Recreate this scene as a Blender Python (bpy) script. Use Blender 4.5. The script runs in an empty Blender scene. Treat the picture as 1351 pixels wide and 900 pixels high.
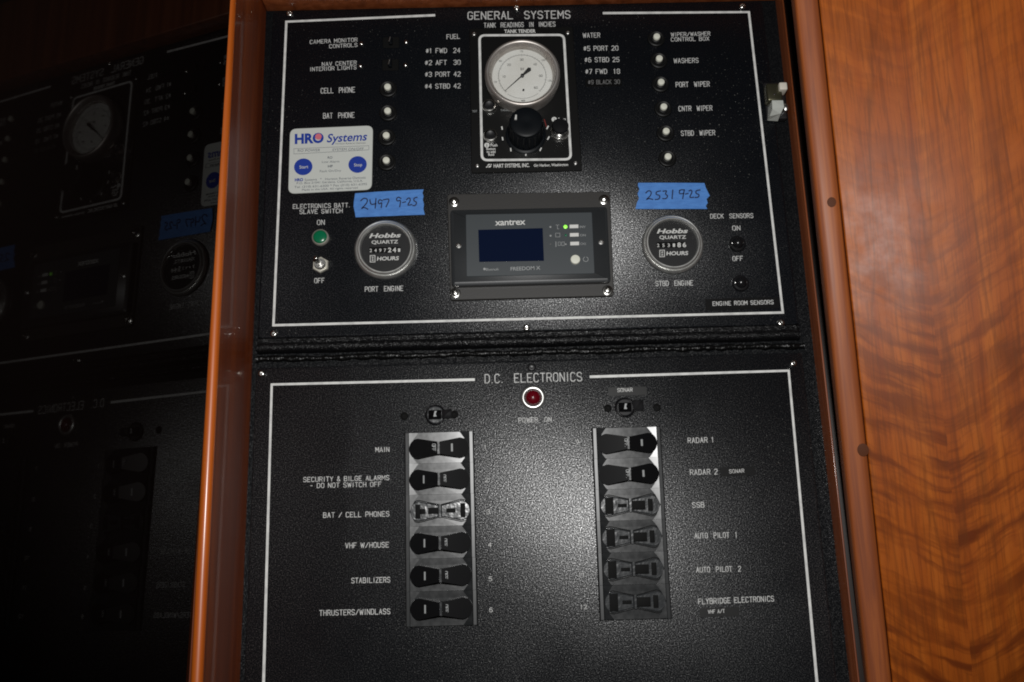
import bpy, bmesh, math, random
from mathutils import Vector, Matrix
random.seed(7)
SC = bpy.context.scene
COL = SC.collection
PI = math.pi

# ------------------------------------------------------------------ camera
# Panel space: x right, y up the console face, z out towards the viewer (metres).
# World space: (x, -z, y).  Calibrated pose of the photographer's camera in panel space.
CAM = Vector((-0.02668112, -0.2294578, 0.80412399))
RIGHT = Vector((0.99957066, -0.02839122, 0.00724124))
UP = Vector((0.02562935, 0.96699249, 0.25351265))
BACK = Vector((-0.01419976, -0.25321822, 0.96730497))
FPX = 1300.0
def W3(p): return Vector((p[0], -p[2], p[1]))
def at(px, py, z=0.0):
    """point of the console seen at photo pixel (px, py), at height z over the console face"""
    d = RIGHT * ((px - 675.5) / FPX) + UP * ((450 - py) / FPX) - BACK
    s = (z - CAM.z) / d.z
    return CAM + d * s
cam_data = bpy.data.cameras.new('camera')
cam = bpy.data.objects.new('camera', cam_data)
COL.objects.link(cam)
r, u, b = W3(RIGHT), W3(UP), W3(BACK)
cam.matrix_world = Matrix(((r.x, u.x, b.x, 0), (r.y, u.y, b.y, 0), (r.z, u.z, b.z, 0), (0, 0, 0, 1)))
cam.location = W3(CAM)
cam_data.sensor_width = 36
cam_data.lens = FPX / 1351 * 36
cam_data.clip_start = 0.01
cam_data.clip_end = 50
SC.camera = cam

# ------------------------------------------------------------------ light
world = bpy.data.worlds.new('World')
SC.world = world
world.use_nodes = True
bg = world.node_tree.nodes['Background']
bg.inputs[0].default_value = (0.9, 0.75, 0.62, 1)
bg.inputs[1].default_value = 0.012
flash_data = bpy.data.lights.new('camera_flash', 'SPOT')      # the camera's own flash
flash_data.energy = 24
flash_data.color = (1.0, 0.992, 0.975)
flash_data.shadow_soft_size = 0.022
flash_data.spot_size = math.radians(84)
flash_data.spot_blend = 0.5
flash = bpy.data.objects.new('camera_flash', flash_data)
COL.objects.link(flash)
FL = CAM + RIGHT * 0.028 + UP * 0.150
flash.location = W3(FL)
aim = W3(at(740, 260)) - flash.location
flash.rotation_euler = aim.to_track_quat('-Z', 'Y').to_euler()
SC.view_settings.view_transform = 'Standard'
SC.view_settings.look = 'None'
SC.view_settings.gamma = 1
SC.view_settings.exposure = 0
SC.cycles.filter_width = 1.9
SC.cycles.caustics_reflective = False
SC.cycles.caustics_refractive = False

# ------------------------------------------------------------------ materials
def mat(name, col, rough=0.5, metal=0.0, spec=0.5, coat=0.0, coat_rough=0.05, emit=0):
    m = bpy.data.materials.new(name); m.use_nodes = True
    p = m.node_tree.nodes['Principled BSDF']
    p.inputs['Base Color'].default_value = (*col, 1)
    p.inputs['Roughness'].default_value = rough
    p.inputs['Metallic'].default_value = metal
    p.inputs['Specular IOR Level'].default_value = spec
    p.inputs['Coat Weight'].default_value = coat
    p.inputs['Coat Roughness'].default_value = coat_rough
    if emit:
        p.inputs['Emission Color'].default_value = (*col, 1)
        p.inputs['Emission Strength'].default_value = emit
    return m
class NT:
    def __init__(s, m): s.t = m.node_tree; s.p = s.t.nodes['Principled BSDF']
    def n(s, kind, **kw):
        x = s.t.nodes.new(kind)
        for k, v in kw.items():
            if k in x.inputs: x.inputs[k].default_value = v
            else: setattr(x, k, v)
        return x
    def l(s, a, b): s.t.links.new(a, b)
    def coord(s, scale=(1, 1, 1)):
        c = s.n('ShaderNodeTexCoord'); m = s.n('ShaderNodeMapping'); m.inputs['Scale'].default_value = scale
        s.l(c.outputs['Object'], m.inputs['Vector']); return m.outputs[0]
    def noise(s, vec, scale, detail=2, rough=0.5, dist=0):
        x = s.n('ShaderNodeTexNoise'); x.inputs['Scale'].default_value = scale; x.inputs['Detail'].default_value = detail
        x.inputs['Roughness'].default_value = rough; x.inputs['Distortion'].default_value = dist
        s.l(vec, x.inputs['Vector']); return x.outputs['Fac']
    def ramp(s, fac, stops):
        x = s.n('ShaderNodeValToRGB'); e = x.color_ramp.elements
        while len(e) < len(stops): e.new(0.5)
        for el, (pos, c) in zip(e, stops):
            el.position = pos; el.color = (*c, 1) if len(c) == 3 else c
        s.l(fac, x.inputs[0]); return x.outputs[0]
    def math(s, op, a, b=None):
        x = s.n('ShaderNodeMath', operation=op)
        for i, v in enumerate((a, b)):
            if v is None: continue
            if isinstance(v, (int, float)): x.inputs[i].default_value = v
            else: s.l(v, x.inputs[i])
        return x.outputs[0]
    def mix(s, fac, a, b, blend='MIX'):
        x = s.n('ShaderNodeMix', data_type='RGBA', blend_type=blend)
        for i, v in ((0, fac), (6, a), (7, b)):
            if isinstance(v, (int, float)): x.inputs[i].default_value = v
            elif isinstance(v, tuple): x.inputs[i].default_value = (*v, 1)
            else: s.l(v, x.inputs[i])
        return x.outputs[2]
    def bump(s, h, strength, dist, socket='Normal', prev=None):
        x = s.n('ShaderNodeBump'); x.inputs['Strength'].default_value = strength; x.inputs['Distance'].default_value = dist
        s.l(h, x.inputs['Height'])
        if prev is not None: s.l(prev, x.inputs['Normal'])
        s.l(x.outputs[0], s.p.inputs[socket]); return x.outputs[0]

def panel_paint(name, col, rough, sc, strength, dust=True, spec=0.6):
    m = mat(name, col, rough, spec=0.6); t = NT(m); v = t.coord()
    a = t.noise(v, sc, 2, 0.6); bb = t.noise(v, sc * 0.35, 2, 0.5)
    h = t.math('ADD', a, t.math('MULTIPLY', bb, 0.5))
    t.bump(h, strength, 0.0006)
    fl = t.noise(v, 1050, 1, 0.5)
    t.l(t.math('MULTIPLY', t.math('POWER', fl, 4.5), 16 * spec), t.p.inputs['Specular IOR Level'])
    rr = t.math('ADD', t.math('MULTIPLY', t.noise(v, 11, 4, 0.65, 0.6), 0.22), rough - 0.11)
    t.l(rr, t.p.inputs['Roughness'])
    if dust:      # sparse specks of dust and thin scuffs
        d = t.ramp(t.noise(v, 620, 1, 0.4), [(0.69, (0, 0, 0)), (0.77, (1, 1, 1))])
        d2 = t.math('MULTIPLY', d, t.ramp(t.noise(v, 9, 2, 0.5), [(0.42, (0.05,) * 3), (0.7, (1,) * 3)]))
        t.l(t.mix(d2, col, (0.17, 0.17, 0.16)), t.p.inputs['Base Color'])
    return m
M = {}
M['upper_paint'] = panel_paint('black wrinkle paint', (0.0038, 0.0046, 0.0062), 0.33, 1000, 0.22, spec=0.40)
M['lower_paint'] = panel_paint('black textured paint', (0.0042, 0.0048, 0.0060), 0.38, 1050, 0.34, spec=0.80)
M['flange_paint'] = panel_paint('coarse black wrinkle paint', (0.004, 0.004, 0.0045), 0.32, 420, 0.5, False, spec=0.22)
t = NT(M['flange_paint']); v = t.coord((1, 1, 1.6)); t.bump(t.noise(v, 330, 3, 0.7, 0.8), 0.7, 0.0012)
M['recess_black'] = panel_paint('black recess paint', (0.004, 0.0044, 0.0052), 0.5, 500, 0.15, False, spec=0.12)
M['bead_black'] = mat('glossy black sealant', (0.004, 0.004, 0.004), 0.30, spec=0.2)
t = NT(M['bead_black']); t.bump(t.noise(t.coord((1, 1, 1)), 130, 3, 0.6), 0.9, 0.003)
M['engraving'] = mat('white engraving', (0.60, 0.60, 0.585), 0.6)
t = NT(M['engraving']); t.l(t.ramp(t.noise(t.coord(), 420, 2), [(0.3, (0.34, 0.34, 0.33)), (0.6, (0.54, 0.54, 0.53))]), t.p.inputs['Base Color'])
M['line_white'] = mat('white border enamel', (0.66, 0.66, 0.64), 0.5)
t = NT(M['line_white']); t.l(t.ramp(t.noise(t.coord(), 160, 3), [(0.3, (0.5, 0.5, 0.49)), (0.6, (0.68, 0.68, 0.66))]), t.p.inputs['Base Color'])
M['faint_ink'] = mat('faded grey lettering', (0.13, 0.13, 0.13), 0.6)
M['print_white'] = mat('white printed ink', (0.62, 0.62, 0.60), 0.5)
M['print_grey'] = mat('grey printed ink', (0.30, 0.31, 0.31), 0.5)
M['chrome'] = mat('worn chrome', (0.62, 0.61, 0.58), 0.22, 1.0)
t = NT(M['chrome']); t.l(t.math('ADD', t.math('MULTIPLY', t.noise(t.coord(), 220, 3), 0.22), 0.12), t.p.inputs['Roughness'])
M['satin_steel'] = mat('satin steel', (0.55, 0.545, 0.53), 0.38, 1.0)
t = NT(M['satin_steel']); t.l(t.math('ADD', t.math('MULTIPLY', t.noise(t.coord(), 180, 3), 0.2), 0.26), t.p.inputs['Roughness'])
M['bezel_steel'] = mat('dull bezel steel', (0.62, 0.62, 0.60), 0.36, 0.86)
t = NT(M['bezel_steel']); t.l(t.math('ADD', t.math('MULTIPLY', t.noise(t.coord(), 160, 3), 0.2), 0.24), t.p.inputs['Roughness'])
M['nut_steel'] = mat('dull nickel', (0.50, 0.48, 0.42), 0.5, 0.6)
M['gauge_bezel'] = mat('brushed warm bezel metal', (0.50, 0.465, 0.43), 0.45, 0.85)
t = NT(M['gauge_bezel']); t.l(t.ramp(t.noise(t.coord(), 60, 3), [(0.3, (0.42, 0.37, 0.33)), (0.7, (0.56, 0.54, 0.52))]), t.p.inputs['Base Color'])
M['dial_white'] = mat('cream dial face', (0.56, 0.56, 0.52), 0.55)
t = NT(M['dial_white']); t.l(t.ramp(t.noise(t.coord(), 45, 3), [(0.3, (0.68, 0.67, 0.62)), (0.7, (0.76, 0.76, 0.72))]), t.p.inputs['Base Color'])
M['ink_dark'] = mat('dark dial ink', (0.02, 0.02, 0.02), 0.5)
M['ink_dial'] = mat('grey dial ink', (0.20, 0.20, 0.19), 0.6)
M['black_gloss'] = mat('glossy black plastic', (0.008, 0.008, 0.009), 0.22)
M['black_satin'] = mat('satin black plastic', (0.010, 0.010, 0.011), 0.42)
M['rocker_black'] = mat('black rocker plastic', (0.0045, 0.0045, 0.005), 0.34, spec=0.12)
M['black_matt'] = mat('matt black', (0.004, 0.004, 0.004), 0.7, spec=0.12)
M['collar_black'] = mat('dull black collar plastic', (0.005, 0.005, 0.005), 0.5, spec=0.25)
M['gauge_plate'] = mat('black gauge plate', (0.004, 0.004, 0.004), 0.35)
t = NT(M['gauge_plate']); t.bump(t.noise(t.coord(), 500, 2), 0.08, 0.0004)
M['knob_black'] = mat('dark knob plastic', (0.0035, 0.0045, 0.006), 0.42, spec=0.15)
M['button_white'] = mat('off white plastic', (0.66, 0.66, 0.57), 0.45)
M['ivory'] = mat('cream plastic', (0.62, 0.58, 0.50), 0.5)
M['green_lens'] = mat('green lens', (0.003, 0.13, 0.055), 0.25, spec=0.4)
M['red_lens'] = mat('deep red lens', (0.10, 0.002, 0.006), 0.22, spec=0.3)
M['led_green'] = mat('lit green indicator', (0.30, 0.95, 0.08), 0.4, emit=0.7)
M['sticker'] = mat('white sticker film', (0.54, 0.56, 0.53), 0.32)
M['blue_print'] = mat('blue sticker print', (0.018, 0.045, 0.30), 0.32)
M['pink_print'] = mat('pink sticker print', (0.60, 0.16, 0.20), 0.35)
M['grey_print'] = mat('grey sticker print', (0.13, 0.14, 0.16), 0.4)
M['blue_tape'] = mat('blue masking tape', (0.075, 0.24, 0.62), 0.6)
t = NT(M['blue_tape']); v = t.coord((1, 1, 3))
t.l(t.ramp(t.noise(v, 120, 3), [(0.3, (0.048, 0.17, 0.48)), (0.7, (0.070, 0.23, 0.60))]), t.p.inputs['Base Color'])
t.bump(t.noise(t.coord((1, 1, 6)), 400, 2), 0.4, 0.0006)
M['pen'] = mat('dark pen ink', (0.004, 0.009, 0.05), 0.5)
M['label_tape'] = mat('grey black label tape', (0.012, 0.012, 0.012), 0.38, spec=0.2)
M['label_tape_dark'] = mat('black label tape', (0.0032, 0.0032, 0.0034), 0.45, spec=0.14)
M['plate_brown'] = mat('warm charcoal plate', (0.024, 0.0225, 0.021), 0.5)
t = NT(M['plate_brown']); t.bump(t.noise(t.coord(), 900, 2), 0.12, 0.0004)
M['housing_grey'] = mat('charcoal housing', (0.022, 0.024, 0.026), 0.40)
t = NT(M['housing_grey']); t.bump(t.noise(t.coord(), 1300, 2), 0.12, 0.0003)
M['face_grey'] = mat('slate faceplate film', (0.040, 0.047, 0.052), 0.42)
M['screen'] = mat('dark blue screen', (0.004, 0.008, 0.026), 0.12)
M['breaker_grey'] = mat('smoky grey breaker plastic', (0.02, 0.02, 0.02), 0.26, spec=0.52)
M['breaker_rim'] = mat('satin grey breaker rim', (0.014, 0.015, 0.016), 0.34, spec=0.42)
t = NT(M['breaker_grey']); v = t.coord()
t.l(t.ramp(t.noise(v, 150, 3), [(0.3, (0.010, 0.011, 0.012)), (0.7, (0.020, 0.021, 0.022))]), t.p.inputs['Base Color'])
t.l(t.math('ADD', t.math('MULTIPLY', t.noise(v, 260, 2), 0.10), 0.18), t.p.inputs['Roughness'])
t.bump(t.noise(v, 60, 2), 0.05, 0.001)
M['clear_grey'] = mat('clear grey breaker guard', (0.028, 0.030, 0.032), 0.24, spec=0.40)
t = NT(M['clear_grey']); t.bump(t.noise(t.coord(), 160, 2), 0.35, 0.001)
# left door: dark, very glossy varnished pane
M['dark_pane'] = mat('dark glossy door pane', (0.0022, 0.0014, 0.0012), 0.025, spec=0.08)
# thin clear glass over the dials
def glass(name):
    m = bpy.data.materials.new(name); m.use_nodes = True; tt = m.node_tree; tt.nodes.remove(tt.nodes['Principled BSDF'])
    out = tt.nodes['Material Output']; tr = tt.nodes.new('ShaderNodeBsdfTransparent'); g = tt.nodes.new('ShaderNodeBsdfGlossy')
    g.inputs['Roughness'].default_value = 0.06; f = tt.nodes.new('ShaderNodeFresnel')
    ge = tt.nodes.new('ShaderNodeNewGeometry'); mr = tt.nodes.new('ShaderNodeMapRange'); mr.inputs[3].default_value = 1.45; mr.inputs[4].default_value = 1 / 1.45
    tt.links.new(ge.outputs['Backfacing'], mr.inputs[0]); tt.links.new(mr.outputs[0], f.inputs[0])
    mx = tt.nodes.new('ShaderNodeMixShader'); tt.links.new(f.outputs[0], mx.inputs[0]); tt.links.new(tr.outputs[0], mx.inputs[1])
    tt.links.new(g.outputs[0], mx.inputs[2]); tt.links.new(mx.outputs[0], out.inputs[0]); return m
M['glass'] = glass('clear dial glass')

def wood(name, dark, mid, light, coat=1.0, coat_rough=0.06, grain=(60, 60, 2.2), rough=0.45):
    m = mat(name, mid, rough, coat=coat, coat_rough=coat_rough); t = NT(m)
    v = t.coord(grain)
    a = t.noise(v, 1.6, 5, 0.62, 0.4); b2 = t.noise(t.coord((8, 8, 1.2)), 1.5, 3, 0.5, 0.6)
    c = t.ramp(a, [(0.32, dark), (0.5, mid), (0.68, light)])
    c2 = t.mix(t.math('MULTIPLY', b2, 0.6), c, dark)
    t.l(c2, t.p.inputs['Base Color'])
    t.bump(a, 0.08, 0.001)
    return m
M['jamb_wood'] = wood('red brown varnished wood', (0.09, 0.014, 0.001), (0.165, 0.028, 0.0018), (0.27, 0.055, 0.004), coat=0.11, coat_rough=0.04, grain=(40, 40, 1.5))
M['edge_wood'] = wood('orange varnished wood', (0.33, 0.064, 0.004), (0.46, 0.098, 0.007), (0.56, 0.14, 0.014), coat=0.35, coat_rough=0.20)
M['board_edge'] = wood('orange brown edging wood', (0.15, 0.030, 0.003), (0.27, 0.062, 0.0058), (0.37, 0.098, 0.011), coat=0.16, coat_rough=0.36, rough=0.7, grain=(110, 110, 4))
M['trim_wood'] = wood('dark red trim wood', (0.12, 0.028, 0.007), (0.24, 0.060, 0.016), (0.34, 0.10, 0.034), coat=0.4, coat_rough=0.14)
M['plug_wood'] = mat('dark wood plug', (0.075, 0.020, 0.005), 0.6, spec=0.15)
M['gap_shade'] = mat('painted gap shade', (0.010, 0.0045, 0.0025), 0.4)  # near-black colour standing in for the shade beside the board

def veneer():
    m = mat('book matched figured veneer', (0.3, 0.09, 0.015), 0.6, coat=0.24, coat_rough=0.40, spec=0.08); t = NT(m)
    c = t.n('ShaderNodeTexCoord'); s = t.n('ShaderNodeSeparateXYZ'); t.l(c.outputs['Object'], s.inputs[0])
    X, Z = s.outputs[0], s.outputs[2]
    def vec(a, b, c_):
        q = t.n('ShaderNodeCombineXYZ')
        for k, w in enumerate((a, b, c_)):
            if isinstance(w, (int, float)): q.inputs[k].default_value = w
            else: t.l(w, q.inputs[k])
        return q.outputs[0]
    wob = t.noise(c.outputs['Object'], 16, 3, 0.6)
    x = t.math('ADD', t.math('SUBTRACT', X, VX), t.math('MULTIPLY', t.math('SUBTRACT', wob, 0.5), 0.010))
    side = t.math('MULTIPLY', t.math('SIGN', x), 0.14)
    ax = t.math('SQRT', t.math('ADD', t.math('MULTIPLY', x, x), 0.00002))
    tt = t.math('ADD', t.math('SUBTRACT', Z, t.math('MULTIPLY', ax, 0.60)), t.math('MULTIPLY', t.math('SUBTRACT', t.noise(c.outputs['Object'], 34, 2, 0.6), 0.5), 0.010))
    band = t.noise(vec(t.math('MULTIPLY', ax, 17), side, t.math('MULTIPLY', tt, 88)), 1.0, 4, 0.55, 0.3)
    fine = t.noise(vec(t.math('MULTIPLY', X, 420), 0, t.math('MULTIPLY', Z, 22)), 1.0, 4, 0.65, 0.3)
    streak = t.noise(vec(t.math('MULTIPLY', X, 75), 3.0, t.math('MULTIPLY', Z, 3.0)), 1.0, 4, 0.55, 0.4)
    plain = t.ramp(streak, [(0.30, (0.225, 0.044, 0.0040)), (0.5, (0.300, 0.067, 0.0056)), (0.70, (0.360, 0.090, 0.0090))])
    figd = t.ramp(band, [(0.40, (1,) * 3), (0.50, (0.35,) * 3), (0.56, (0,) * 3)])
    patch = t.ramp(t.noise(c.outputs['Object'], 13, 2, 0.5), [(0.34, (0.40,) * 3), (0.55, (1,) * 3)])
    zr = t.n('ShaderNodeMapRange'); zr.inputs[1].default_value = 0.06; zr.inputs[2].default_value = -0.13      # the figure is stronger low on the board
    zr.inputs[3].default_value = 0.28; zr.inputs[4].default_value = 1.0; t.l(Z, zr.inputs[0])
    fac = t.math('MULTIPLY', t.math('MULTIPLY', figd, patch), zr.outputs[0])
    col = t.mix(fac, plain, (0.120, 0.022, 0.0023))
    col = t.mix(t.math('MULTIPLY', t.ramp(fine, [(0.40, (1,) * 3), (0.52, (0,) * 3)]), 0.42), col, (0.12, 0.028, 0.003))
    dk = t.ramp(t.noise(vec(t.math('MULTIPLY', X, 30), 9.0, t.math('MULTIPLY', Z, 1.1)), 1.0, 2, 0.5, 0.6), [(0.485, (0,) * 3), (0.5, (0.4,) * 3), (0.515, (0,) * 3)])
    col = t.mix(dk, col, (0.10, 0.024, 0.003))
    t.l(col, t.p.inputs['Base Color']); t.bump(fine, 0.16, 0.0008)
    t.l(t.math('ADD', t.math('MULTIPLY', t.noise(vec(t.math('MULTIPLY', X, 30), 5, t.math('MULTIPLY', Z, 30)), 1.0, 4, 0.65), 0.36), 0.20), t.p.inputs['Coat Roughness'])
    return m
VX = 0.074
M['veneer'] = veneer()

# ------------------------------------------------------------------ mesh building
class MB:
    """collects shapes in panel space and links them as one mesh object"""
    def __init__(s): s.v = []; s.f = []
    def add(s, vs, fs):
        o = len(s.v); s.v += [Vector(p) for p in vs]; s.f += [[i + o for i in f] for f in fs]; return s
    def box(s, a, b):
        (x0, y0, z0), (x1, y1, z1) = a, b
        return s.add([(x0, y0, z0), (x1, y0, z0), (x1, y1, z0), (x0, y1, z0), (x0, y0, z1), (x1, y0, z1), (x1, y1, z1), (x0, y1, z1)],
                     [(3, 2, 1, 0), (4, 5, 6, 7), (0, 1, 5, 4), (1, 2, 6, 5), (2, 3, 7, 6), (3, 0, 4, 7)])
    def prism(s, poly, z0, z1, inset=0.0, dz=0.0):
        """poly: list of (x, y) counter-clockwise; optional top chamfer"""
        n = len(poly); vs = [(x, y, z0) for x, y in poly]; rings = [z0]
        fs = []
        if inset:
            cx = sum(p[0] for p in poly) / n; cy = sum(p[1] for p in poly) / n
            inn = []
            for i in range(n):
                p0, p1, p2 = Vector(poly[i - 1]), Vector(poly[i]), Vector(poly[(i + 1) % n])
                e1 = (p1 - p0).normalized(); e2 = (p2 - p1).normalized()
                nn = Vector((-e1.y - e2.y, e1.x + e2.x)); nn = nn.normalized() if nn.length > 1e-9 else Vector((0, 0))
                k = inset / max(0.35, nn.dot(Vector((-e1.y, e1.x))))
                inn.append(p1 + nn * k)
            vs += [(x, y, z1 - dz) for x, y in poly] + [(p.x, p.y, z1) for p in inn]
            fs += [(i, (i + 1) % n, n + (i + 1) % n, n + i) for i in range(n)]
            fs += [(n + i, n + (i + 1) % n, 2 * n + (i + 1) % n, 2 * n + i) for i in range(n)]
            fs.append(tuple(range(2 * n, 3 * n)))
        else:
            vs += [(x, y, z1) for x, y in poly]
            fs += [(i, (i + 1) % n, n + (i + 1) % n, n + i) for i in range(n)]
            fs.append(tuple(range(n, 2 * n)))
        fs.append(tuple(reversed(range(n))))
        return s.add(vs, fs)
    def lathe(s, c, prof, seg=40, axis=None, squash=1.0, phase=0.0, cap=True):
        """prof: (radius, height) from base up; revolved about the panel normal (or axis) through c"""
        c = Vector(c); ax = Vector(axis).normalized() if axis is not None else Vector((0, 0, 1))
        e1 = ax.orthogonal().normalized() if axis is not None else Vector((1, 0, 0)); e2 = ax.cross(e1)
        vs = []; fs = []
        for rr, h in prof:
            for k in range(seg):
                a = 2 * PI * k / seg + phase
                vs.append(c + e1 * (rr * math.cos(a)) + e2 * (rr * math.sin(a) * squash) + ax * h)
        for j in range(len(prof) - 1):
            for k in range(seg):
                k2 = (k + 1) % seg
                fs.append((j * seg + k, j * seg + k2, (j + 1) * seg + k2, (j + 1) * seg + k))
        if cap and prof[-1][0] > 1e-6: fs.append(tuple((len(prof) - 1) * seg + k for k in range(seg)))
        if prof[0][0] > 1e-6: fs.append(tuple(reversed(range(seg))))
        return s.add(vs, fs)
    def ribbon(s, pts, w, z, closed=False):
        """flat raised stroke along (x, y) points with width w"""
        pts = [Vector((p[0], p[1])) for p in pts]; n = len(pts); vs = []; fs = []
        if n == 1: return s.lathe((pts[0].x, pts[0].y, z - 0.00005), [(w * 0.6, 0), (w * 0.6, 0.00005)], 8)
        for i in range(n):
            if closed: a, c = pts[i - 1], pts[(i + 1) % n]
            else: a, c = pts[max(0, i - 1)], pts[min(n - 1, i + 1)]
            p = pts[i]
            d1 = (p - a); d2 = (c - p)
            if d1.length < 1e-9: d1 = d2
            if d2.length < 1e-9: d2 = d1
            d1 = d1.normalized(); d2 = d2.normalized(); d = d1 + d2
            d = d.normalized() if d.length > 1e-6 else d2
            nn = Vector((-d.y, d.x)); k = w / 2 / max(0.82, nn.dot(Vector((-d1.y, d1.x))))
            ext = Vector((0, 0))
            if not closed and i == 0: ext = -d * (w * 0.35)
            if not closed and i == n - 1: ext = d * (w * 0.35)
            q1 = p + nn * k + ext; q2 = p - nn * k + ext
            vs += [(q1.x, q1.y, z), (q2.x, q2.y, z)]
        m = n if closed else n - 1
        for i in range(m):
            j = (i + 1) % n; fs.append((2 * i, 2 * i + 1, 2 * j + 1, 2 * j))
        return s.add(vs, fs)
    def tube(s, pts, rad, seg=8):
        pts = [Vector(p) for p in pts]; n = len(pts); vs = []; fs = []
        for i, p in enumerate(pts):
            d = (pts[min(n - 1, i + 1)] - pts[max(0, i - 1)]).normalized(); e1 = d.orthogonal().normalized(); e2 = d.cross(e1)
            rr = rad[i] if isinstance(rad, (list, tuple)) else rad
            vs += [p + e1 * rr * math.cos(2 * PI * k / seg) + e2 * rr * math.sin(2 * PI * k / seg) for k in range(seg)]
        for i in range(n - 1):
            for k in range(seg):
                k2 = (k + 1) % seg; fs.append((i * seg + k, i * seg + k2, (i + 1) * seg + k2, (i + 1) * seg + k))
        fs += [tuple(range(seg)), tuple((n - 1) * seg + k for k in range(seg))]
        return s.add(vs, fs)
    def build(s, name, m, parent=None, origin=None, label=None, smooth=40, bevel=0):
        org = Vector(parent['origin']) if parent is not None and 'origin' in parent else Vector(origin if origin is not None else (0, 0, 0))
        me = bpy.data.meshes.new(name)
        me.from_pydata([W3(p - org) for p in s.v], [], s.f); me.validate()
        bm = bmesh.new(); bm.from_mesh(me)
        if bevel:
            bmesh.ops.remove_doubles(bm, verts=bm.verts, dist=1e-6)
            bmesh.ops.bevel(bm, geom=[e for e in bm.edges if len(e.link_faces) == 2 and e.calc_face_angle(0) > 0.5], offset=bevel, segments=3, affect='EDGES', profile=0.5)
        bmesh.ops.recalc_face_normals(bm, faces=bm.faces); bm.to_mesh(me); bm.free()
        if smooth:
            me.polygons.foreach_set('use_smooth', [True] * len(me.polygons)); me.set_sharp_from_angle(angle=math.radians(smooth))
        me.materials.append(M[m] if isinstance(m, str) else m)
        o = bpy.data.objects.new(name, me); COL.objects.link(o)
        if parent is not None: o.parent = parent
        else: o.location = W3(org)
        if label: o['label'] = label
        ORG[o.name] = org
        return o
ORG = {}
def tag(o, label, cat, group=None, kind=None):
    o['label'] = label; o['category'] = cat
    if group: o['group'] = group
    if kind: o['kind'] = kind
    return o
def thing(name, origin, label, cat, group=None):
    o = bpy.data.objects.new(name, None); COL.objects.link(o); o.empty_display_size = 0.01
    o.location = W3(origin); ORG[o.name] = Vector(origin)
    return tag(o, label, cat, group)
def part(mb, name, m, parent, label=None, smooth=40, bevel=0):
    org = ORG[parent.name]
    o = mb.build(name, m, None, org, label, smooth, bevel); o.parent = parent; o.location = (0, 0, 0); ORG[o.name] = org
    return o
def copy_tree(o, parent=None):
    c = o.copy(); COL.objects.link(c)
    if parent is not None: c.parent = parent
    for ch in list(o.children): copy_tree(ch, c)
    return c
def rrect(x0, y0, x1, y1, rad, n=5):
    out = []
    for cx, cy, a0 in ((x1 - rad, y0 + rad, -90), (x1 - rad, y1 - rad, 0), (x0 + rad, y1 - rad, 90), (x0 + rad, y0 + rad, 180)):
        for k in range(n + 1):
            a = math.radians(a0 + 90 * k / n); out.append((cx + rad * math.cos(a), cy + rad * math.sin(a)))
    return out
def quad_round(pts, rad, n=5):
    """rounded polygon from corner points (counter-clockwise)"""
    out = []; m = len(pts)
    for i in range(m):
        p0, p1, p2 = Vector(pts[i - 1]), Vector(pts[i]), Vector(pts[(i + 1) % m])
        a = p1 + (p0 - p1).normalized() * rad; c = p1 + (p2 - p1).normalized() * rad
        for k in range(n + 1):
            q = k / n; out.append(tuple(a * (1 - q) ** 2 + p1 * 2 * q * (1 - q) + c * q * q))
    return out
def P2(px, py, z=0.0):
    p = at(px, py, z); return (p.x, p.y)

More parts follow.
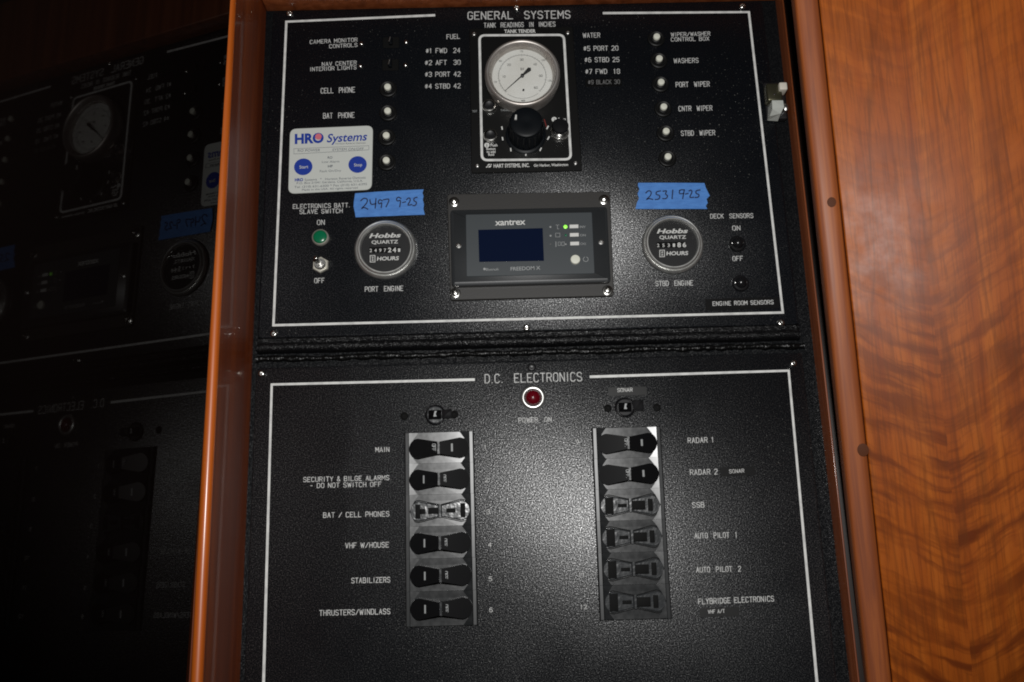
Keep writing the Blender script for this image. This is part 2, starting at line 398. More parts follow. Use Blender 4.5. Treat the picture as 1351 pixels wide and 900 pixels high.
# ------------------------------------------------------------------ single-stroke engraving alphabet (4 x 6 grid)
G = {
'A': [[(0,0),(2,6),(4,0)],[(.7,2.1),(3.3,2.1)]], 'B': [[(0,0),(0,6),(2.9,6),(3.7,5.4),(3.7,3.8),(2.9,3.2),(0,3.2)],[(2.9,3.2),(4,2.5),(4,.7),(3.1,0),(0,0)]],
'C': [[(4,1),(3,0),(1,0),(0,1),(0,5),(1,6),(3,6),(4,5)]], 'D': [[(0,0),(0,6),(2.6,6),(4,4.7),(4,1.3),(2.6,0),(0,0)]],
'E': [[(4,0),(0,0),(0,6),(4,6)],[(0,3.1),(3,3.1)]], 'F': [[(0,0),(0,6),(4,6)],[(0,3.1),(3,3.1)]],
'G': [[(4,5),(3,6),(1,6),(0,5),(0,1),(1,0),(3,0),(4,1),(4,2.8),(2.4,2.8)]], 'H': [[(0,0),(0,6)],[(4,0),(4,6)],[(0,3.1),(4,3.1)]],
'I': [[(1,0),(1,6)]], 'J': [[(0,1),(1,0),(3,0),(4,1),(4,6)]], 'K': [[(0,0),(0,6)],[(4,6),(0,2.4)],[(1.4,3.6),(4,0)]], 'L': [[(0,6),(0,0),(4,0)]],
'M': [[(0,0),(0,6),(2.3,2.2),(4.6,6),(4.6,0)]], 'N': [[(0,0),(0,6),(4,0),(4,6)]], 'O': [[(1,0),(0,1),(0,5),(1,6),(3,6),(4,5),(4,1),(3,0),(1,0)]],
'P': [[(0,0),(0,6),(3,6),(4,5.2),(4,3.6),(3,2.8),(0,2.8)]], 'Q': [[(1,0),(0,1),(0,5),(1,6),(3,6),(4,5),(4,1),(3,0),(1,0)],[(2.5,1.5),(4.2,-.3)]],
'R': [[(0,0),(0,6),(3,6),(4,5.2),(4,3.7),(3,3),(0,3)],[(2.2,3),(4,0)]], 'S': [[(4,5),(3,6),(1,6),(0,5.1),(0,4),(1,3.2),(3,2.8),(4,2),(4,.9),(3,0),(1,0),(0,1)]],
'T': [[(2,0),(2,6)],[(0,6),(4,6)]], 'U': [[(0,6),(0,1),(1,0),(3,0),(4,1),(4,6)]], 'V': [[(0,6),(2,0),(4,6)]], 'W': [[(0,6),(1.2,0),(2.5,5),(3.8,0),(5,6)]],
'X': [[(0,0),(4,6)],[(0,6),(4,0)]], 'Y': [[(0,6),(2,3),(4,6)],[(2,3),(2,0)]], 'Z': [[(0,6),(4,6),(0,0),(4,0)]],
'0': [[(1,0),(0,1),(0,5),(1,6),(3,6),(4,5),(4,1),(3,0),(1,0)]], '1': [[(1,5),(2,6),(2,0)]], '2': [[(0,5),(1,6),(3,6),(4,5),(4,3.9),(0,0),(4,0)]],
'3': [[(0,5.2),(1,6),(3,6),(4,5.2),(4,3.8),(3,3.1),(1.6,3.1)],[(3,3.1),(4,2.4),(4,.8),(3,0),(1,0),(0,.8)]], '4': [[(3,0),(3,6),(0,2),(4,2)]],
'5': [[(4,6),(.4,6),(0,3.3),(2.8,3.6),(4,2.6),(4,1),(3,0),(1,0),(0,.8)]], '6': [[(3.6,5.6),(2.6,6),(1,5.8),(0,4),(0,1),(1,0),(3,0),(4,1),(4,2.5),(3,3.4),(1,3.4),(0,2.4)]],
'7': [[(0,6),(4,6),(1.4,0)]], '8': [[(1,3.2),(0,4),(0,5.2),(1,6),(3,6),(4,5.2),(4,4),(3,3.2),(1,3.2),(0,2.3),(0,.8),(1,0),(3,0),(4,.8),(4,2.3),(3,3.2)]],
'9': [[(.4,.4),(1.4,0),(3,.2),(4,2),(4,5),(3,6),(1,6),(0,5),(0,3.6),(1,2.7),(3,2.7),(4,3.6)]],
'#': [[(1.2,0.6),(1.8,5.4)],[(2.6,.6),(3.2,5.4)],[(.2,2.2),(3.8,2.2)],[(.4,3.9),(4,3.9)]], '&': [[(4,0),(.8,4.6),(1.2,5.8),(2.2,6),(2.8,5),(2.4,4),(.2,2),(.2,.8),(1,0),(2.4,0),(4,2)]],
'/': [[(0,0),(4,6)]], '.': [[(.5,.1)]], ',': [[(.7,.5),(.2,-.9)]], '-': [[(.8,3),(3.2,3)]], ' ': [] }
ADV = {'I': 2.0, '.': 1.2, ',': 1.2, '1': 3.2, 'W': 5.0, 'M': 4.6}
def split_sharp(pts):
    out = [[pts[0]]]
    for i in range(1, len(pts)):
        out[-1].append(pts[i])
        if i < len(pts) - 1 and (pts[i] - pts[i - 1]).angle(pts[i + 1] - pts[i], 0) > 1.2: out.append([pts[i]])
    return out
def strokes(mb, text, x0, y0, x1, y1, h, w, z):
    """engrave text: baseline from photo pixel (x0, y0) to (x1, y1), cap height h and stroke w in pixels"""
    a, c = Vector(P2(x0, y0, z)), Vector(P2(x1, y1, z)); top = Vector(P2(x0, y0 - h, z))
    px = (Vector(P2(x0 + 1, y0, z)) - a).length
    h = h - 0.55 * w; pos = 0; pens = []
    for ch in text:
        wd = ADV.get(ch, 4.0)
        for st in G[ch]: pens.append([((pos + p[0] - (0 if ch not in 'I1' else (0 if ch == 'I' else .6))), p[1]) for p in st])
        pos += wd + (1.9 if ch != ' ' else 0.4)
    tot = pos - 1.9
    ex = (c - a) / tot; ey = (top - a) / 6.0; ey = ey - ex.normalized() * ey.dot(ex.normalized()) * 0.6
    for i, st in enumerate(pens):
        for j, seg in enumerate(split_sharp([a + ex * p[0] + ey * p[1] for p in st])): mb.ribbon(seg, w * px, z + 0.000015 * ((i * 3 + j) % 5))
def font_poly(text, bold=0.0, shear=0.0, spacing=1.0):
    cu = bpy.data.curves.new('text', 'FONT'); cu.body = text; cu.offset = bold; cu.shear = shear; cu.space_character = spacing; cu.resolution_u = 3
    o = bpy.data.objects.new('text', cu); COL.objects.link(o); dg = bpy.context.evaluated_depsgraph_get()
    me = bpy.data.meshes.new_from_object(o.evaluated_get(dg))
    vs = [v.co.copy() for v in me.vertices]; fs = [tuple(p.vertices) for p in me.polygons]
    bpy.data.objects.remove(o); bpy.data.curves.remove(cu); bpy.data.meshes.remove(me)
    return vs, fs
def printed(mb, text, x0, y0, x1, y1, h, z, bold=0.0, shear=0.0, spacing=1.0):
    """printed lettering; cap height h pixels, stretched between the two baseline pixels"""
    vs, fs = font_poly(text, bold, shear, spacing)
    mn = min(v.x for v in vs); mx = max(v.x for v in vs); cap = 0.73
    a, c = Vector(P2(x0, y0, z)), Vector(P2(x1, y1, z)); top = Vector(P2(x0, y0 - h, z))
    ex = (c - a) / (mx - mn); ey = (top - a) / cap; ey = ey - ex.normalized() * ey.dot(ex.normalized()) * 0.6
    out = []
    for v in vs:
        q = a + ex * (v.x - mn) + ey * v.y; out.append((q.x, q.y, z))
    mb.add(out, fs)
def lettering(parent, text, x0, y0, x1, y1, h, w=1.2, z=0.0003, m='engraving'):
    mb = MB(); lines = text if isinstance(text, list) else [(text, x0, y0, x1, y1)]
    for tx, a, b2, c, d in lines: strokes(mb, tx, a, b2, c, d, h, w * 0.78, z)
    return part(mb, 'lettering', m, parent, smooth=0)
def line_px(mb, pts, w, z, closed=False):
    """border line through photo pixels, w pixels wide"""
    q = [P2(x, y, z) for x, y in pts]; k = (Vector(P2(pts[0][0] + 1, pts[0][1], z)) - Vector(P2(*pts[0], z))).length
    mb.ribbon(q, w * k, z, closed)
PX = 0.000640          # one photo pixel on the console, roughly, in metres
def screw_mb(c, rad, h=0.0016, slot=None):
    mb = MB(); mb.lathe(c, [(rad, 0), (rad, h * .35), (rad * .86, h * .75), (rad * .55, h), (rad * .5, h), (rad * .42, h * .62), (0.0, h * .5)], 20); return mb

#=====================================================================  SETTING
# black recess the panels sit in
mb = MB()
mb.box((-0.2345, -0.48, -0.030), (0.2415, 0.331, -0.0045))
o = mb.build('console_recess', 'recess_black'); tag(o, 'black painted recess framing the two instrument panels', 'recess', kind='structure')
# wooden rail over the upper panel
mb = MB(); mb.box((-0.2335, 0.3035, -0.004), (0.2405, 0.40, 0.016))
o = mb.build('wood_rail', 'trim_wood', bevel=0.0015); tag(o, 'reddish wooden rail along the top edge above the general systems panel', 'rail')
# left jamb : a deep wooden return with a bright rounded front edge
JX = -0.2336
mb = MB()
fr = [(-0.2405, 0.0935), (-0.2395, 0.0962), (-0.2350, 0.0962), (-0.2340, 0.0950)]
jamb = thing('door_jamb', (JX, 0, 0), 'varnished red brown wooden jamb with bright orange front edge left of the panels', 'jamb')
mb.add([(JX, -0.5, -0.03), (JX, 0.42, -0.03), (-0.2352, 0.42, 0.0885), (-0.2352, -0.5, 0.0885), (-0.250, -0.5, -0.03), (-0.250, 0.42, -0.03), (-0.250, 0.42, 0.0885), (-0.250, -0.5, 0.0885)],
       [(0, 1, 2, 3), (4, 7, 6, 5), (0, 3, 7, 4), (1, 5, 6, 2), (2, 6, 7, 3), (0, 4, 5, 1)])
part(mb, 'return_board', 'jamb_wood', jamb)
mb = MB(); prof = []
for k in range(9):
    a = PI * k / 8; prof.append((-0.2392 + 0.0042 * math.cos(a), 0.0892 + 0.0042 * math.sin(a)))
prof = [(-0.2350, 0.0886)] + prof + [(-0.2434, 0.0886)]
n = len(prof); vs = [(x, -0.5, z) for x, z in prof] + [(x, 0.42, z) for x, z in prof]
mb.add(vs, [(i, i + 1, n + i + 1, n + i) for i in range(n - 1)] + [tuple(range(n)), tuple(range(n, 2 * n)), (0, n, 2 * n - 1, n - 1)])
part(mb, 'edge_moulding', 'edge_wood', jamb)
# open door with dark glossy pane, swung about 100 degrees : its face mirrors the panels
PN = Vector((0.97755476, -0.01041449, 0.21042392)); PD = -0.21392098
along = Vector((-PN.z, 0, PN.x)).normalized(); upv = PN.cross(along) * -1
upv = along.cross(PN); upv = upv if upv.y > 0 else -upv
base = PN * PD
base = base + along * ((0.0975 - base.z) / along.z); base = base - upv * (base.y / upv.y)
door = thing('open_door', base, 'dark glossy open door at the left mirroring the instrument panels', 'door')
mb = MB(); c = []
for s_, h_ in ((0.0, -0.55), (0.55, -0.55), (0.55, 0.60), (0.0, 0.60)):
    c.append(base + along * s_ + upv * h_)
mb.add([p for p in c] + [p - PN * 0.018 for p in c], [(0, 1, 2, 3), (7, 6, 5, 4), (0, 4, 5, 1), (1, 5, 6, 2), (2, 6, 7, 3), (3, 7, 4, 0)])
part(mb, 'pane', 'dark_pane', door)
mb = MB(); e = base - along * 0.0018 - PN * 0.004
mb.tube([e - upv * 0.55, e + upv * 0.60], 0.0030, 14)
part(mb, 'pane_edge', 'black_gloss', door)
# right hand trims
mb = MB(); mb.box((0.2406, -0.50, -0.03), (0.2420, 0.42, 0.0150))
o = mb.build('trim_strip', 'trim_wood', bevel=0.0005); tag(o, 'narrow dark red wood trim between black recess and wide veneer board', 'trim')
mb = MB(); mb.box((0.2421, -0.50, -0.02), (0.2680, 0.42, 0.0045))  # added strip, its near-black colour stands for the shade in the gap
o = mb.build('gap_shade_strip', 'gap_shade', bevel=0.0008); tag(o, 'nearly black strip coloured as the shade of the gap beside the veneer board edge', 'shade strip')
# wide veneer board on the right, angled towards the viewer
EB, ET = at(1144.5, 900, 0.024), at(1048, 0, 0.142)      # foot and head of its left edge
by = (ET - EB).normalized()
BO = EB - by * (EB.y / by.y)
YAW = math.radians(13)
bx = Vector((math.cos(YAW), 0, math.sin(YAW))); bx = (bx - by * bx.dot(by)).normalized(); bz = bx.cross(by)
board = thing('veneer_board', BO, 'wide figured orange brown veneer board with solid edging at the right', 'wood panel')
wm = Matrix((W3(bx), W3(bz) * -1, W3(by))).transposed().to_4x4(); wm.translation = W3(BO)
board.matrix_world = wm
def bpart(mb, name, m, **kw):
    """geometry given in the board's own frame (x along, y up, z out of its face)"""
    ORG['_b'] = Vector((0, 0, 0)); o = mb.build(name, m, None, (0, 0, 0), None, **kw); o.parent = board; return o
mb = MB(); mb.box((0.0179, -0.52, -0.022), (0.50, 0.48, 0)); bpart(mb, 'veneer', 'veneer', bevel=0.0012)
mb = MB(); prof = [(0, -0.022), (0, -0.003), (0.0008, -0.0010), (0.0022, 0.0001), (0.006, 0.0006), (0.012, 0.0006), (0.0160, 0.0001), (0.0174, -0.0020), (0.0174, -0.022)]
n = len(prof); mb.add([(x, -0.52, z) for x, z in prof] + [(x, 0.48, z) for x, z in prof], [(i, i + 1, n + i + 1, n + i) for i in range(n - 1)] + [tuple(range(n)), tuple(range(n, 2 * n)), (0, n, 2 * n - 1, n - 1)])
bpart(mb, 'edging', 'board_edge', smooth=60)
def on_board(px, py):
    d = RIGHT * ((px - 675.5) / FPX) + UP * ((450 - py) / FPX) - BACK
    s_ = (BO - CAM).dot(bz) / d.dot(bz); q = CAM + d * s_ - BO
    return q.dot(bx), q.dot(by)
for px, py, rr in ((1097, 267, 0.0033), (1138.5, 593.5, 0.0042)):
    x, y = on_board(px, py); mb = MB(); mb.lathe((x, y, -0.0005), [(rr, 0), (rr, 0.0017), (rr * .8, 0.0018)], 20, squash=1.15)
    bpart(mb, 'wood_plug', 'plug_wood')

#=====================================================================  UPPER PANEL
up = thing('instrument_panel', (0, 0.14, 0), 'upper black panel engraved GENERAL SYSTEMS with white border line', 'panel')
mb = MB(); mb.prism(quad_round([(-0.2292, -0.0105), (0.2292, -0.0105), (0.2268, 0.3010), (-0.2262, 0.3010)], 0.003), -0.004, 0.0, 0.0009, 0.0007)
part(mb, 'plate', 'upper_paint', up)
mb = MB(); prof = [(-0.0104, -0.0012), (-0.0112, 0.0004), (-0.0128, 0.0008), (-0.0140, -0.0004), (-0.0152, -0.0006), (-0.0172, 0.0016), (-0.0200, 0.0018), (-0.0222, 0.0004), (-0.0236, -0.0026), (-0.0240, -0.0045)]
N = 90
vs = []; n = len(prof)
for i in range(N + 1):
    x = -0.2292 + 0.4584 * i / N; wv = 0.00015 * math.sin(i * 0.37) + random.uniform(-0.0001, 0.0001)
    for j, (y, z) in enumerate(prof): vs.append((x, y + (wv if j > 3 else 0), z + random.uniform(-0.00008, 0.00008)))
mb.add(vs, [(i * n + j, i * n + j + 1, (i + 1) * n + j + 1, (i + 1) * n + j) for i in range(N) for j in range(n - 1)])
part(mb, 'bottom_flange', 'flange_paint', up, smooth=80)
mb = MB(); pts = []; rad = []
for i in range(121):
    x = -0.2300 + 0.4620 * i / 120; pts.append((x, -0.0288 + 0.0003 * math.sin(i * .31) + random.uniform(-.0004, .0004), -0.0022)); rad.append(0.0024 + random.uniform(-0.0007, 0.0007))
mb.tube(pts, rad, 9)
part(mb, 'sealant_bead', 'bead_black', up, smooth=80)
mb = MB()
line_px(mb, [(572.9, 20.2), (377.8, 28.7), (360.8, 429.2), (1032.8, 412.4), (988, 16), (796.5, 17.4)], 3.4, 0.0003)
part(mb, 'border_line', 'line_white', up, smooth=0)
for px, py in ((382.2, 18.3), (681.6, 10.7), (979.5, 8.5), (361.4, 440.5), (694.7, 432.6), (1030.2, 426.2)):
    c = at(px, py); part(screw_mb((c.x, c.y, 0), 0.0030), 'screw', 'chrome', up)
L = lambda *a, **k: lettering(up, *a, **k)
L('GENERAL  SYSTEMS', 617.5, 25.6, 752, 24.0, 9.6, w=1.9)
L('TANK  READINGS  IN  INCHES', 638.7, 36.4, 732.5, 34.7, 5.8, w=1.15)
L([('CAMERA MONITOR', 409.1, 57.9, 471.3, 54.8), ('CONTROLS', 434.7, 63.6, 471.3, 61.6)], 0, 0, 0, 0, 4.7, w=1.05)
L([('NAV CENTER', 425, 87.2, 470.2, 85.1), ('INTERIOR LIGHTS', 409, 93.9, 470, 91.2)], 0, 0, 0, 0, 4.7, w=1.05)
L('CELL  PHONE', 423.5, 123.2, 468, 121.7, 6.6); L('BAT  PHONE', 426.6, 156.2, 467.4, 155.1, 6.6)
L('FUEL', 589.6, 51.6, 606.5, 50.8, 5.8, w=1.1)
for tx, x0, y0, x1, y1 in (('#1 FWD  24', 562, 70, 606.8, 69.5), ('#2 AFT  30', 560.8, 85.8, 607.3, 85.2), ('#3 PORT 42', 560.8, 101.2, 607.3, 100.7), ('#4 STBD 42', 560.8, 116.9, 607.3, 116.3)):
    L(tx, x0, y0, x1, y1, 5.8, w=1.15)
L('WATER', 769.3, 49.7, 791.5, 49.3, 5.8, w=1.1)
for tx, x0, y0, x1, y1 in (('#5 PORT 20', 770, 67, 815.5, 66.4), ('#6 STBD 25', 771.5, 82, 816.8, 81.5), ('#7 FWD  18', 772.5, 97.4, 817.6, 97)):
    L(tx, x0, y0, x1, y1, 5.8, w=1.15)
L([('WIPER/WASHER', 885.6, 48.2, 936.8, 46.8), ('CONTROL BOX', 885.6, 54.6, 935.5, 53.4)], 0, 0, 0, 0, 4.8, w=1.05)
L('WASHERS', 889.3, 83.2, 921.3, 82.6, 5.8, w=1.1); L('PORT  WIPER', 892, 114.9, 936, 113.9, 6.2); L('CNTR  WIPER', 895.7, 146.6, 939.5, 145.7, 6.2)
L('STBD  WIPER', 898.9, 179, 943.2, 178.2, 6.2)
L([('ELECTRONICS BATT.', 386.7, 275.2, 461.4, 273.3), ('SLAVE SWITCH', 395.6, 282.2, 451.7, 280.8)], 0, 0, 0, 0, 5.3, w=1.15)
L('ON', 418.6, 296.6, 428, 296.3, 6, w=1.2); L('OFF', 415, 373.5, 427.8, 373, 6, w=1.2)
L('PORT  ENGINE', 481.7, 384.8, 531.7, 383.5, 6.2); L('STBD  ENGINE', 865.4, 377.3, 914.2, 376.4, 6.2)
L('DECK  SENSORS', 937.5, 288.2, 993.5, 287.4, 5.6, w=1.1); L('ON', 966.6, 304, 976.6, 303.7, 5.8, w=1.2); L('OFF', 966.9, 344.2, 980, 343.8, 5.8, w=1.2)

#---- label tapes stuck on the panels
def label_tape(corners, text, tx, label, m='label_tape_dark', ink='engraving', h=4.8, w=1.0):
    q = [P2(x, y, 0.0004) for x, y in corners]; cx = sum(p[0] for p in q) / 4; cy = sum(p[1] for p in q) / 4
    o = thing('label_tape', (cx, cy, 0), label, 'label tape', 'label tapes stuck on the panels')
    mb = MB(); mb.prism(quad_round(q[::-1], 0.0006, 2), 0.0, 0.0005); part(mb, 'tape', m, o, smooth=0)
    lettering(o, text, *tx, h, w=w, z=0.0007, m=ink)
label_tape([(772, 104), (820, 103), (820.5, 113.5), (772.5, 114.5)], '#9 BLACK 30', (776, 111.2, 817.6, 110.5), 'dim label tape reading #9 BLACK 30 under the WATER list', ink='faint_ink', h=5.2)
label_tape([(930.3, 394.5), (1027.5, 391.8), (1028.5, 406.5), (931, 409.5)], 'ENGINE ROOM SENSORS', (940.6, 403.3, 1020.3, 401.1), 'black label tape reading ENGINE ROOM SENSORS', h=5.0, w=1.1)
label_tape([(802, 511.4), (853, 510), (853.4, 521), (802.4, 522.5)], 'SONAR', (814.8, 517.2, 834.3, 516.5), 'grey label tape reading SONAR above the small breaker', m='label_tape', h=4.6)
label_tape([(949.8, 616.8), (996, 615), (996.5, 627), (950.3, 628.8)], 'SONAR', (962.5, 624.4, 981.6, 623.4), 'dark label tape reading SONAR beside RADAR 2', h=4.6, w=0.9)
label_tape([(923, 802.5), (975, 800.5), (975.5, 812.5), (923.5, 814.6)], 'VHF A/T', (934.5, 809.6, 956, 808.4), 'dark label tape reading VHF A/T under FLYBRIDGE ELECTRONICS', m='label_tape', h=4.6, w=0.9)

#---- push-button breakers (black collar, white centre)
pbs = [(511.2, 114.1, 'beside CELL PHONE'), (511.2, 145.7, 'beside BAT PHONE'), (509.4, 178.1, 'right of the white sticker top'), (509.4, 211, 'lowest of the left column'),
       (866.7, 47.7, 'beside WIPER/WASHER CONTROL BOX'), (870.1, 76.5, 'beside WASHERS'), (872.5, 107.7, 'beside PORT WIPER'), (876, 140.3, 'beside CNTR WIPER'), (879.2, 172.5, 'beside STBD WIPER'), (881.6, 206.1, 'with no lettering, lowest of the right column')]
proto = None
for px, py, wh in pbs:
    c = at(px, py, 0.006)
    if proto is None:
        proto = thing('push_button_breaker', (c.x, c.y, 0), '', 'push button', 'push button breakers in two columns')
        mb = MB(); mb.lathe((c.x, c.y, 0), [(0.0080, 0), (0.0080, 0.0012), (0.0076, 0.0022), (0.0068, 0.0026), (0.0060, 0.0020), (0.0050, 0.0020), (0.0047, 0.0036), (0.0040, 0.0040), (0.0034, 0.0036)], 32)
        part(mb, 'collar', 'collar_black', proto)
        mb = MB(); mb.lathe((c.x, c.y, 0.003), [(0.00310, 0), (0.00310, 0.0026), (0.0028, 0.0031), (0.0015, 0.0034), (0, 0.0035)], 24)
        part(mb, 'button', 'button_white', proto); q = proto
    else:
        q = copy_tree(proto); q.location = W3((c.x, c.y, 0))
    q['label'] = 'black push-button breaker with white centre ' + wh

#---- two small slide switches, top left
for i, ((sx, sy), (mx, my), (ex, ey)) in enumerate((((476.8, 58), (516, 56.7), (535.8, 55.9)), ((475.7, 87.5), (515.2, 86.4), (535, 86.2)))):
    c = at(mx, my); o = thing('slide_switch', (c.x, c.y, 0), ('small black slide switch beside CAMERA MONITOR CONTROLS', 'small black slide switch beside NAV CENTER INTERIOR LIGHTS')[i], 'switch', 'small black slide switches')
    mb = MB(); mb.prism(rrect(c.x - 0.0075, c.y - 0.0055, c.x + 0.0075, c.y + 0.0055, 0.001), 0, 0.0012, 0.0004, 0.0004); part(mb, 'bezel', 'black_matt', o)
    mb = MB(); mb.prism(rrect(c.x - 0.0016, c.y - 0.0034, c.x + 0.0016, c.y + 0.0034, 0.0006), 0.0012, 0.0052, 0.0008, 0.0008); part(mb, 'slider', 'knob_black', o)
    mb = MB(); mb.tube([(c.x - 0.0012, c.y - 0.0022, 0.0056), (c.x - 0.0002, c.y + 0.0026, 0.0056)], 0.0006, 6); part(mb, 'tip', 'satin_steel', o)
    for q in ((sx, sy), (ex, ey)):
        p = at(*q); mb = MB(); mb.lathe((p.x, p.y, 0), [(0.0021, 0), (0.0019, 0.0008), (0.0012, 0.0014), (0, 0.0016)], 16); part(mb, 'screw', 'chrome', o)

#---- green indicator, chrome toggle
c = at(422.2, 312.5, 0.003)
o = thing('indicator_light', (c.x, c.y, 0), 'round green indicator light in a chrome ring under ON', 'indicator light')
mb = MB(); mb.lathe((c.x, c.y, 0), [(0.0074, 0), (0.0074, 0.0016), (0.0070, 0.0030), (0.0062, 0.0036), (0.0059, 0.0026)], 36); part(mb, 'ring', 'nut_steel', o, smooth=70)
mb = MB(); mb.lathe((c.x, c.y, 0.002), [(0.0059, 0), (0.0059, 0.0014), (0.0050, 0.0020), (0.0030, 0.0024), (0, 0.0025)], 36); part(mb, 'lens', 'green_lens', o, smooth=70)
c = at(422.8, 349.4, 0.002)
o = thing('toggle_switch', (c.x, c.y, 0), 'chrome bat toggle switch with hex nut between ON and OFF', 'toggle switch')
mb = MB(); mb.lathe((c.x, c.y, 0), [(0.0074, 0), (0.0074, 0.0020), (0.0068, 0.0026), (0.0046, 0.0026)], 6, phase=0.5); part(mb, 'hex_nut', 'nut_steel', o, smooth=20)
mb = MB(); mb.lathe((c.x, c.y, 0.0022), [(0.0048, 0), (0.0048, 0.0026), (0.0043, 0.0032), (0.0034, 0.0032), (0.0030, 0.0020), (0, 0.0016)], 28); part(mb, 'bushing', 'satin_steel', o)
mb = MB(); mb.tube([(c.x, c.y, 0.003), (c.x - 0.0006, c.y + 0.0006, 0.007), (c.x - 0.0016, c.y + 0.0018, 0.0110), (c.x - 0.0021, c.y + 0.0025, 0.0132), (c.x - 0.0023, c.y + 0.0027, 0.0140)], [0.0012, 0.0014, 0.0019, 0.0021, 0.0012], 16); part(mb, 'lever', 'chrome', o, smooth=70)
# two black booted sensor switches
for (px, py), lb in (((973.8, 320.4), 'black booted toggle between ON and OFF of DECK SENSORS'), ((978, 372.6), 'black booted toggle just above ENGINE ROOM SENSORS tape')):
    c = at(px, py, 0.004); o = thing('booted_toggle', (c.x, c.y, 0), lb, 'toggle switch', 'black booted toggles')
    mb = MB(); mb.lathe((c.x, c.y, 0), [(0.0072, 0), (0.0072, 0.0018), (0.0064, 0.0028), (0.0048, 0.0030), (0.0042, 0.0050), (0.0030, 0.0066), (0.0012, 0.0074), (0, 0.0075)], 28); part(mb, 'boot', 'black_gloss', o)
    for dx in (-0.0046, 0.0046):
        mb = MB(); mb.lathe((c.x + dx, c.y + 0.0004, 0.0024), [(0.0009, 0), (0.0007, 0.0008), (0, 0.0010)], 12); part(mb, 'rivet', 'satin_steel', o)

#---- tank gauge unit
GZ = 0.0016
gc = at(692, 130); gau = thing('tank_gauge', (gc.x, gc.y, 0), 'black gauge unit with round white dial and large knob under TANK READINGS', 'gauge')
mb = MB(); mb.prism(quad_round([P2(622, 229.5), P2(768, 226.5), P2(755.5, 36.5), P2(619.5, 39)], 0.002, 3), 0, GZ, 0.0005, 0.0005); part(mb, 'plate', 'gauge_plate', gau)
mb = MB(); q = quad_round([P2(635.9, 211.6, GZ), P2(753.2, 210.4, GZ), P2(743.9, 46.3, GZ), P2(632.6, 47.0, GZ)], 0.0052, 6); mb.ribbon(q, 0.0022, GZ + 0.0003, True); part(mb, 'border_line', 'line_white', gau, smooth=0)
for px, py in ((625.4, 45.2), (749.2, 43.5), (629.8, 218.9), (759.3, 215.4)):
    c = at(px, py, GZ); part(screw_mb((c.x, c.y, GZ), 0.0020, 0.0012), 'screw', 'satin_steel', gau)
ZB = 0.016
c = at(689.3, 95.3, ZB); RB = 51 * 0.00066
mb = MB(); mb.lathe((c.x, c.y, GZ), [(RB * .97, 0), (RB * .99, 0.004), (RB, 0.009), (RB * .995, 0.0128), (RB * .965, 0.0150), (RB * .92, 0.0156), (RB * .875, 0.0146), (RB * .86, 0.0128), (RB * .835, 0.0120), (RB * .82, 0.0085), (RB * .80, 0.0070)], 72); part(mb, 'bezel', 'gauge_bezel', gau, smooth=60)
DZ = 0.0088; d = c
mb = MB(); mb.lathe((c.x, c.y, DZ - 0.001), [(RB * .825, 0), (RB * .825, 0.001)], 64); dial = part(mb, 'dial', 'dial_white', gau)
mb = MB(); zz = DZ + 0.0003
ring = lambda rr, n=64: [(c.x + rr * math.cos(2 * PI * k / n), c.y + rr * math.sin(2 * PI * k / n)) for k in range(n)]
def arc(rr, a0, a1, n=48): return [(c.x + rr * math.cos(math.radians(a0 + (a1 - a0) * k / n)), c.y + rr * math.sin(math.radians(a0 + (a1 - a0) * k / n))) for k in range(n + 1)]
RD = RB * .82
mb.ribbon(arc(RD * .77, -45, 225), 0.0004, zz); mb.ribbon(arc(RD * .80, -128, -52, 16), 0.0003, zz)
for k in range(41):
    a = math.radians(225 - 270 * k / 40); r0 = RD * (.77 if k % 5 else .72); r1 = RD * .81
    mb.ribbon([(c.x + r0 * math.cos(a), c.y + r0 * math.sin(a)), (c.x + r1 * math.cos(a), c.y + r1 * math.sin(a))], 0.00022, zz)
def small(mb, text, x, y, h, z, w):
    """tiny single-stroke figures centred at panel point (x, y)"""
    pos = 0; pens = []
    for ch in text:
        for st in G[ch]: pens.append([(pos + p[0], p[1]) for p in st])
        pos += ADV.get(ch, 4) + 1.6
    k = h / 6; ox = -(pos - 1.6) / 2
    for st in pens: mb.ribbon([(x + (p[0] + ox) * k, y + (p[1] - 3) * k) for p in st], w, z)
for k, tx in enumerate(('0', '10', '20', '30', '40', '50', '60')):
    a = math.radians(225 - 45 * k)
    if k: small(mb, tx, c.x + RD * .60 * math.cos(a), c.y + RD * .60 * math.sin(a), 0.0019, zz, 0.0004)
for k, tx in enumerate(('25', '50', '75', '100', '125')):
    a = math.radians(192 - 51 * k); small(mb, tx, c.x + RD * .90 * math.cos(a), c.y + RD * .90 * math.sin(a), 0.0015, zz, 0.0003)
part(mb, 'scale', 'ink_dial', dial, smooth=0)
mb = MB(); small(mb, 'IN', c.x, c.y + RD * .26, 0.0022, zz, 0.0005); small(mb, '#', c.x + 0.0005, c.y - RD * .50, 0.0024, zz, 0.0006); small(mb, 'H2O', c.x, c.y - RD * .88, 0.0012, zz, 0.0003)
part(mb, 'dial_marking', 'ink_dark', dial, smooth=0)
mb = MB(); a = math.radians(223); ux, uy = math.cos(a), math.sin(a); nz = DZ + 0.0016
tip = (c.x + ux * RD * .80, c.y + uy * RD * .80); tl = (c.x - ux * RD * .33, c.y - uy * RD * .33)
mb.prism([(tip[0] + uy * .0001, tip[1] - ux * .0001), (tip[0] - uy * .0001, tip[1] + ux * .0001), (c.x - uy * .00055, c.y + ux * .00055), (c.x + uy * .00055, c.y - ux * .00055)][::-1], nz, nz + 0.0003)
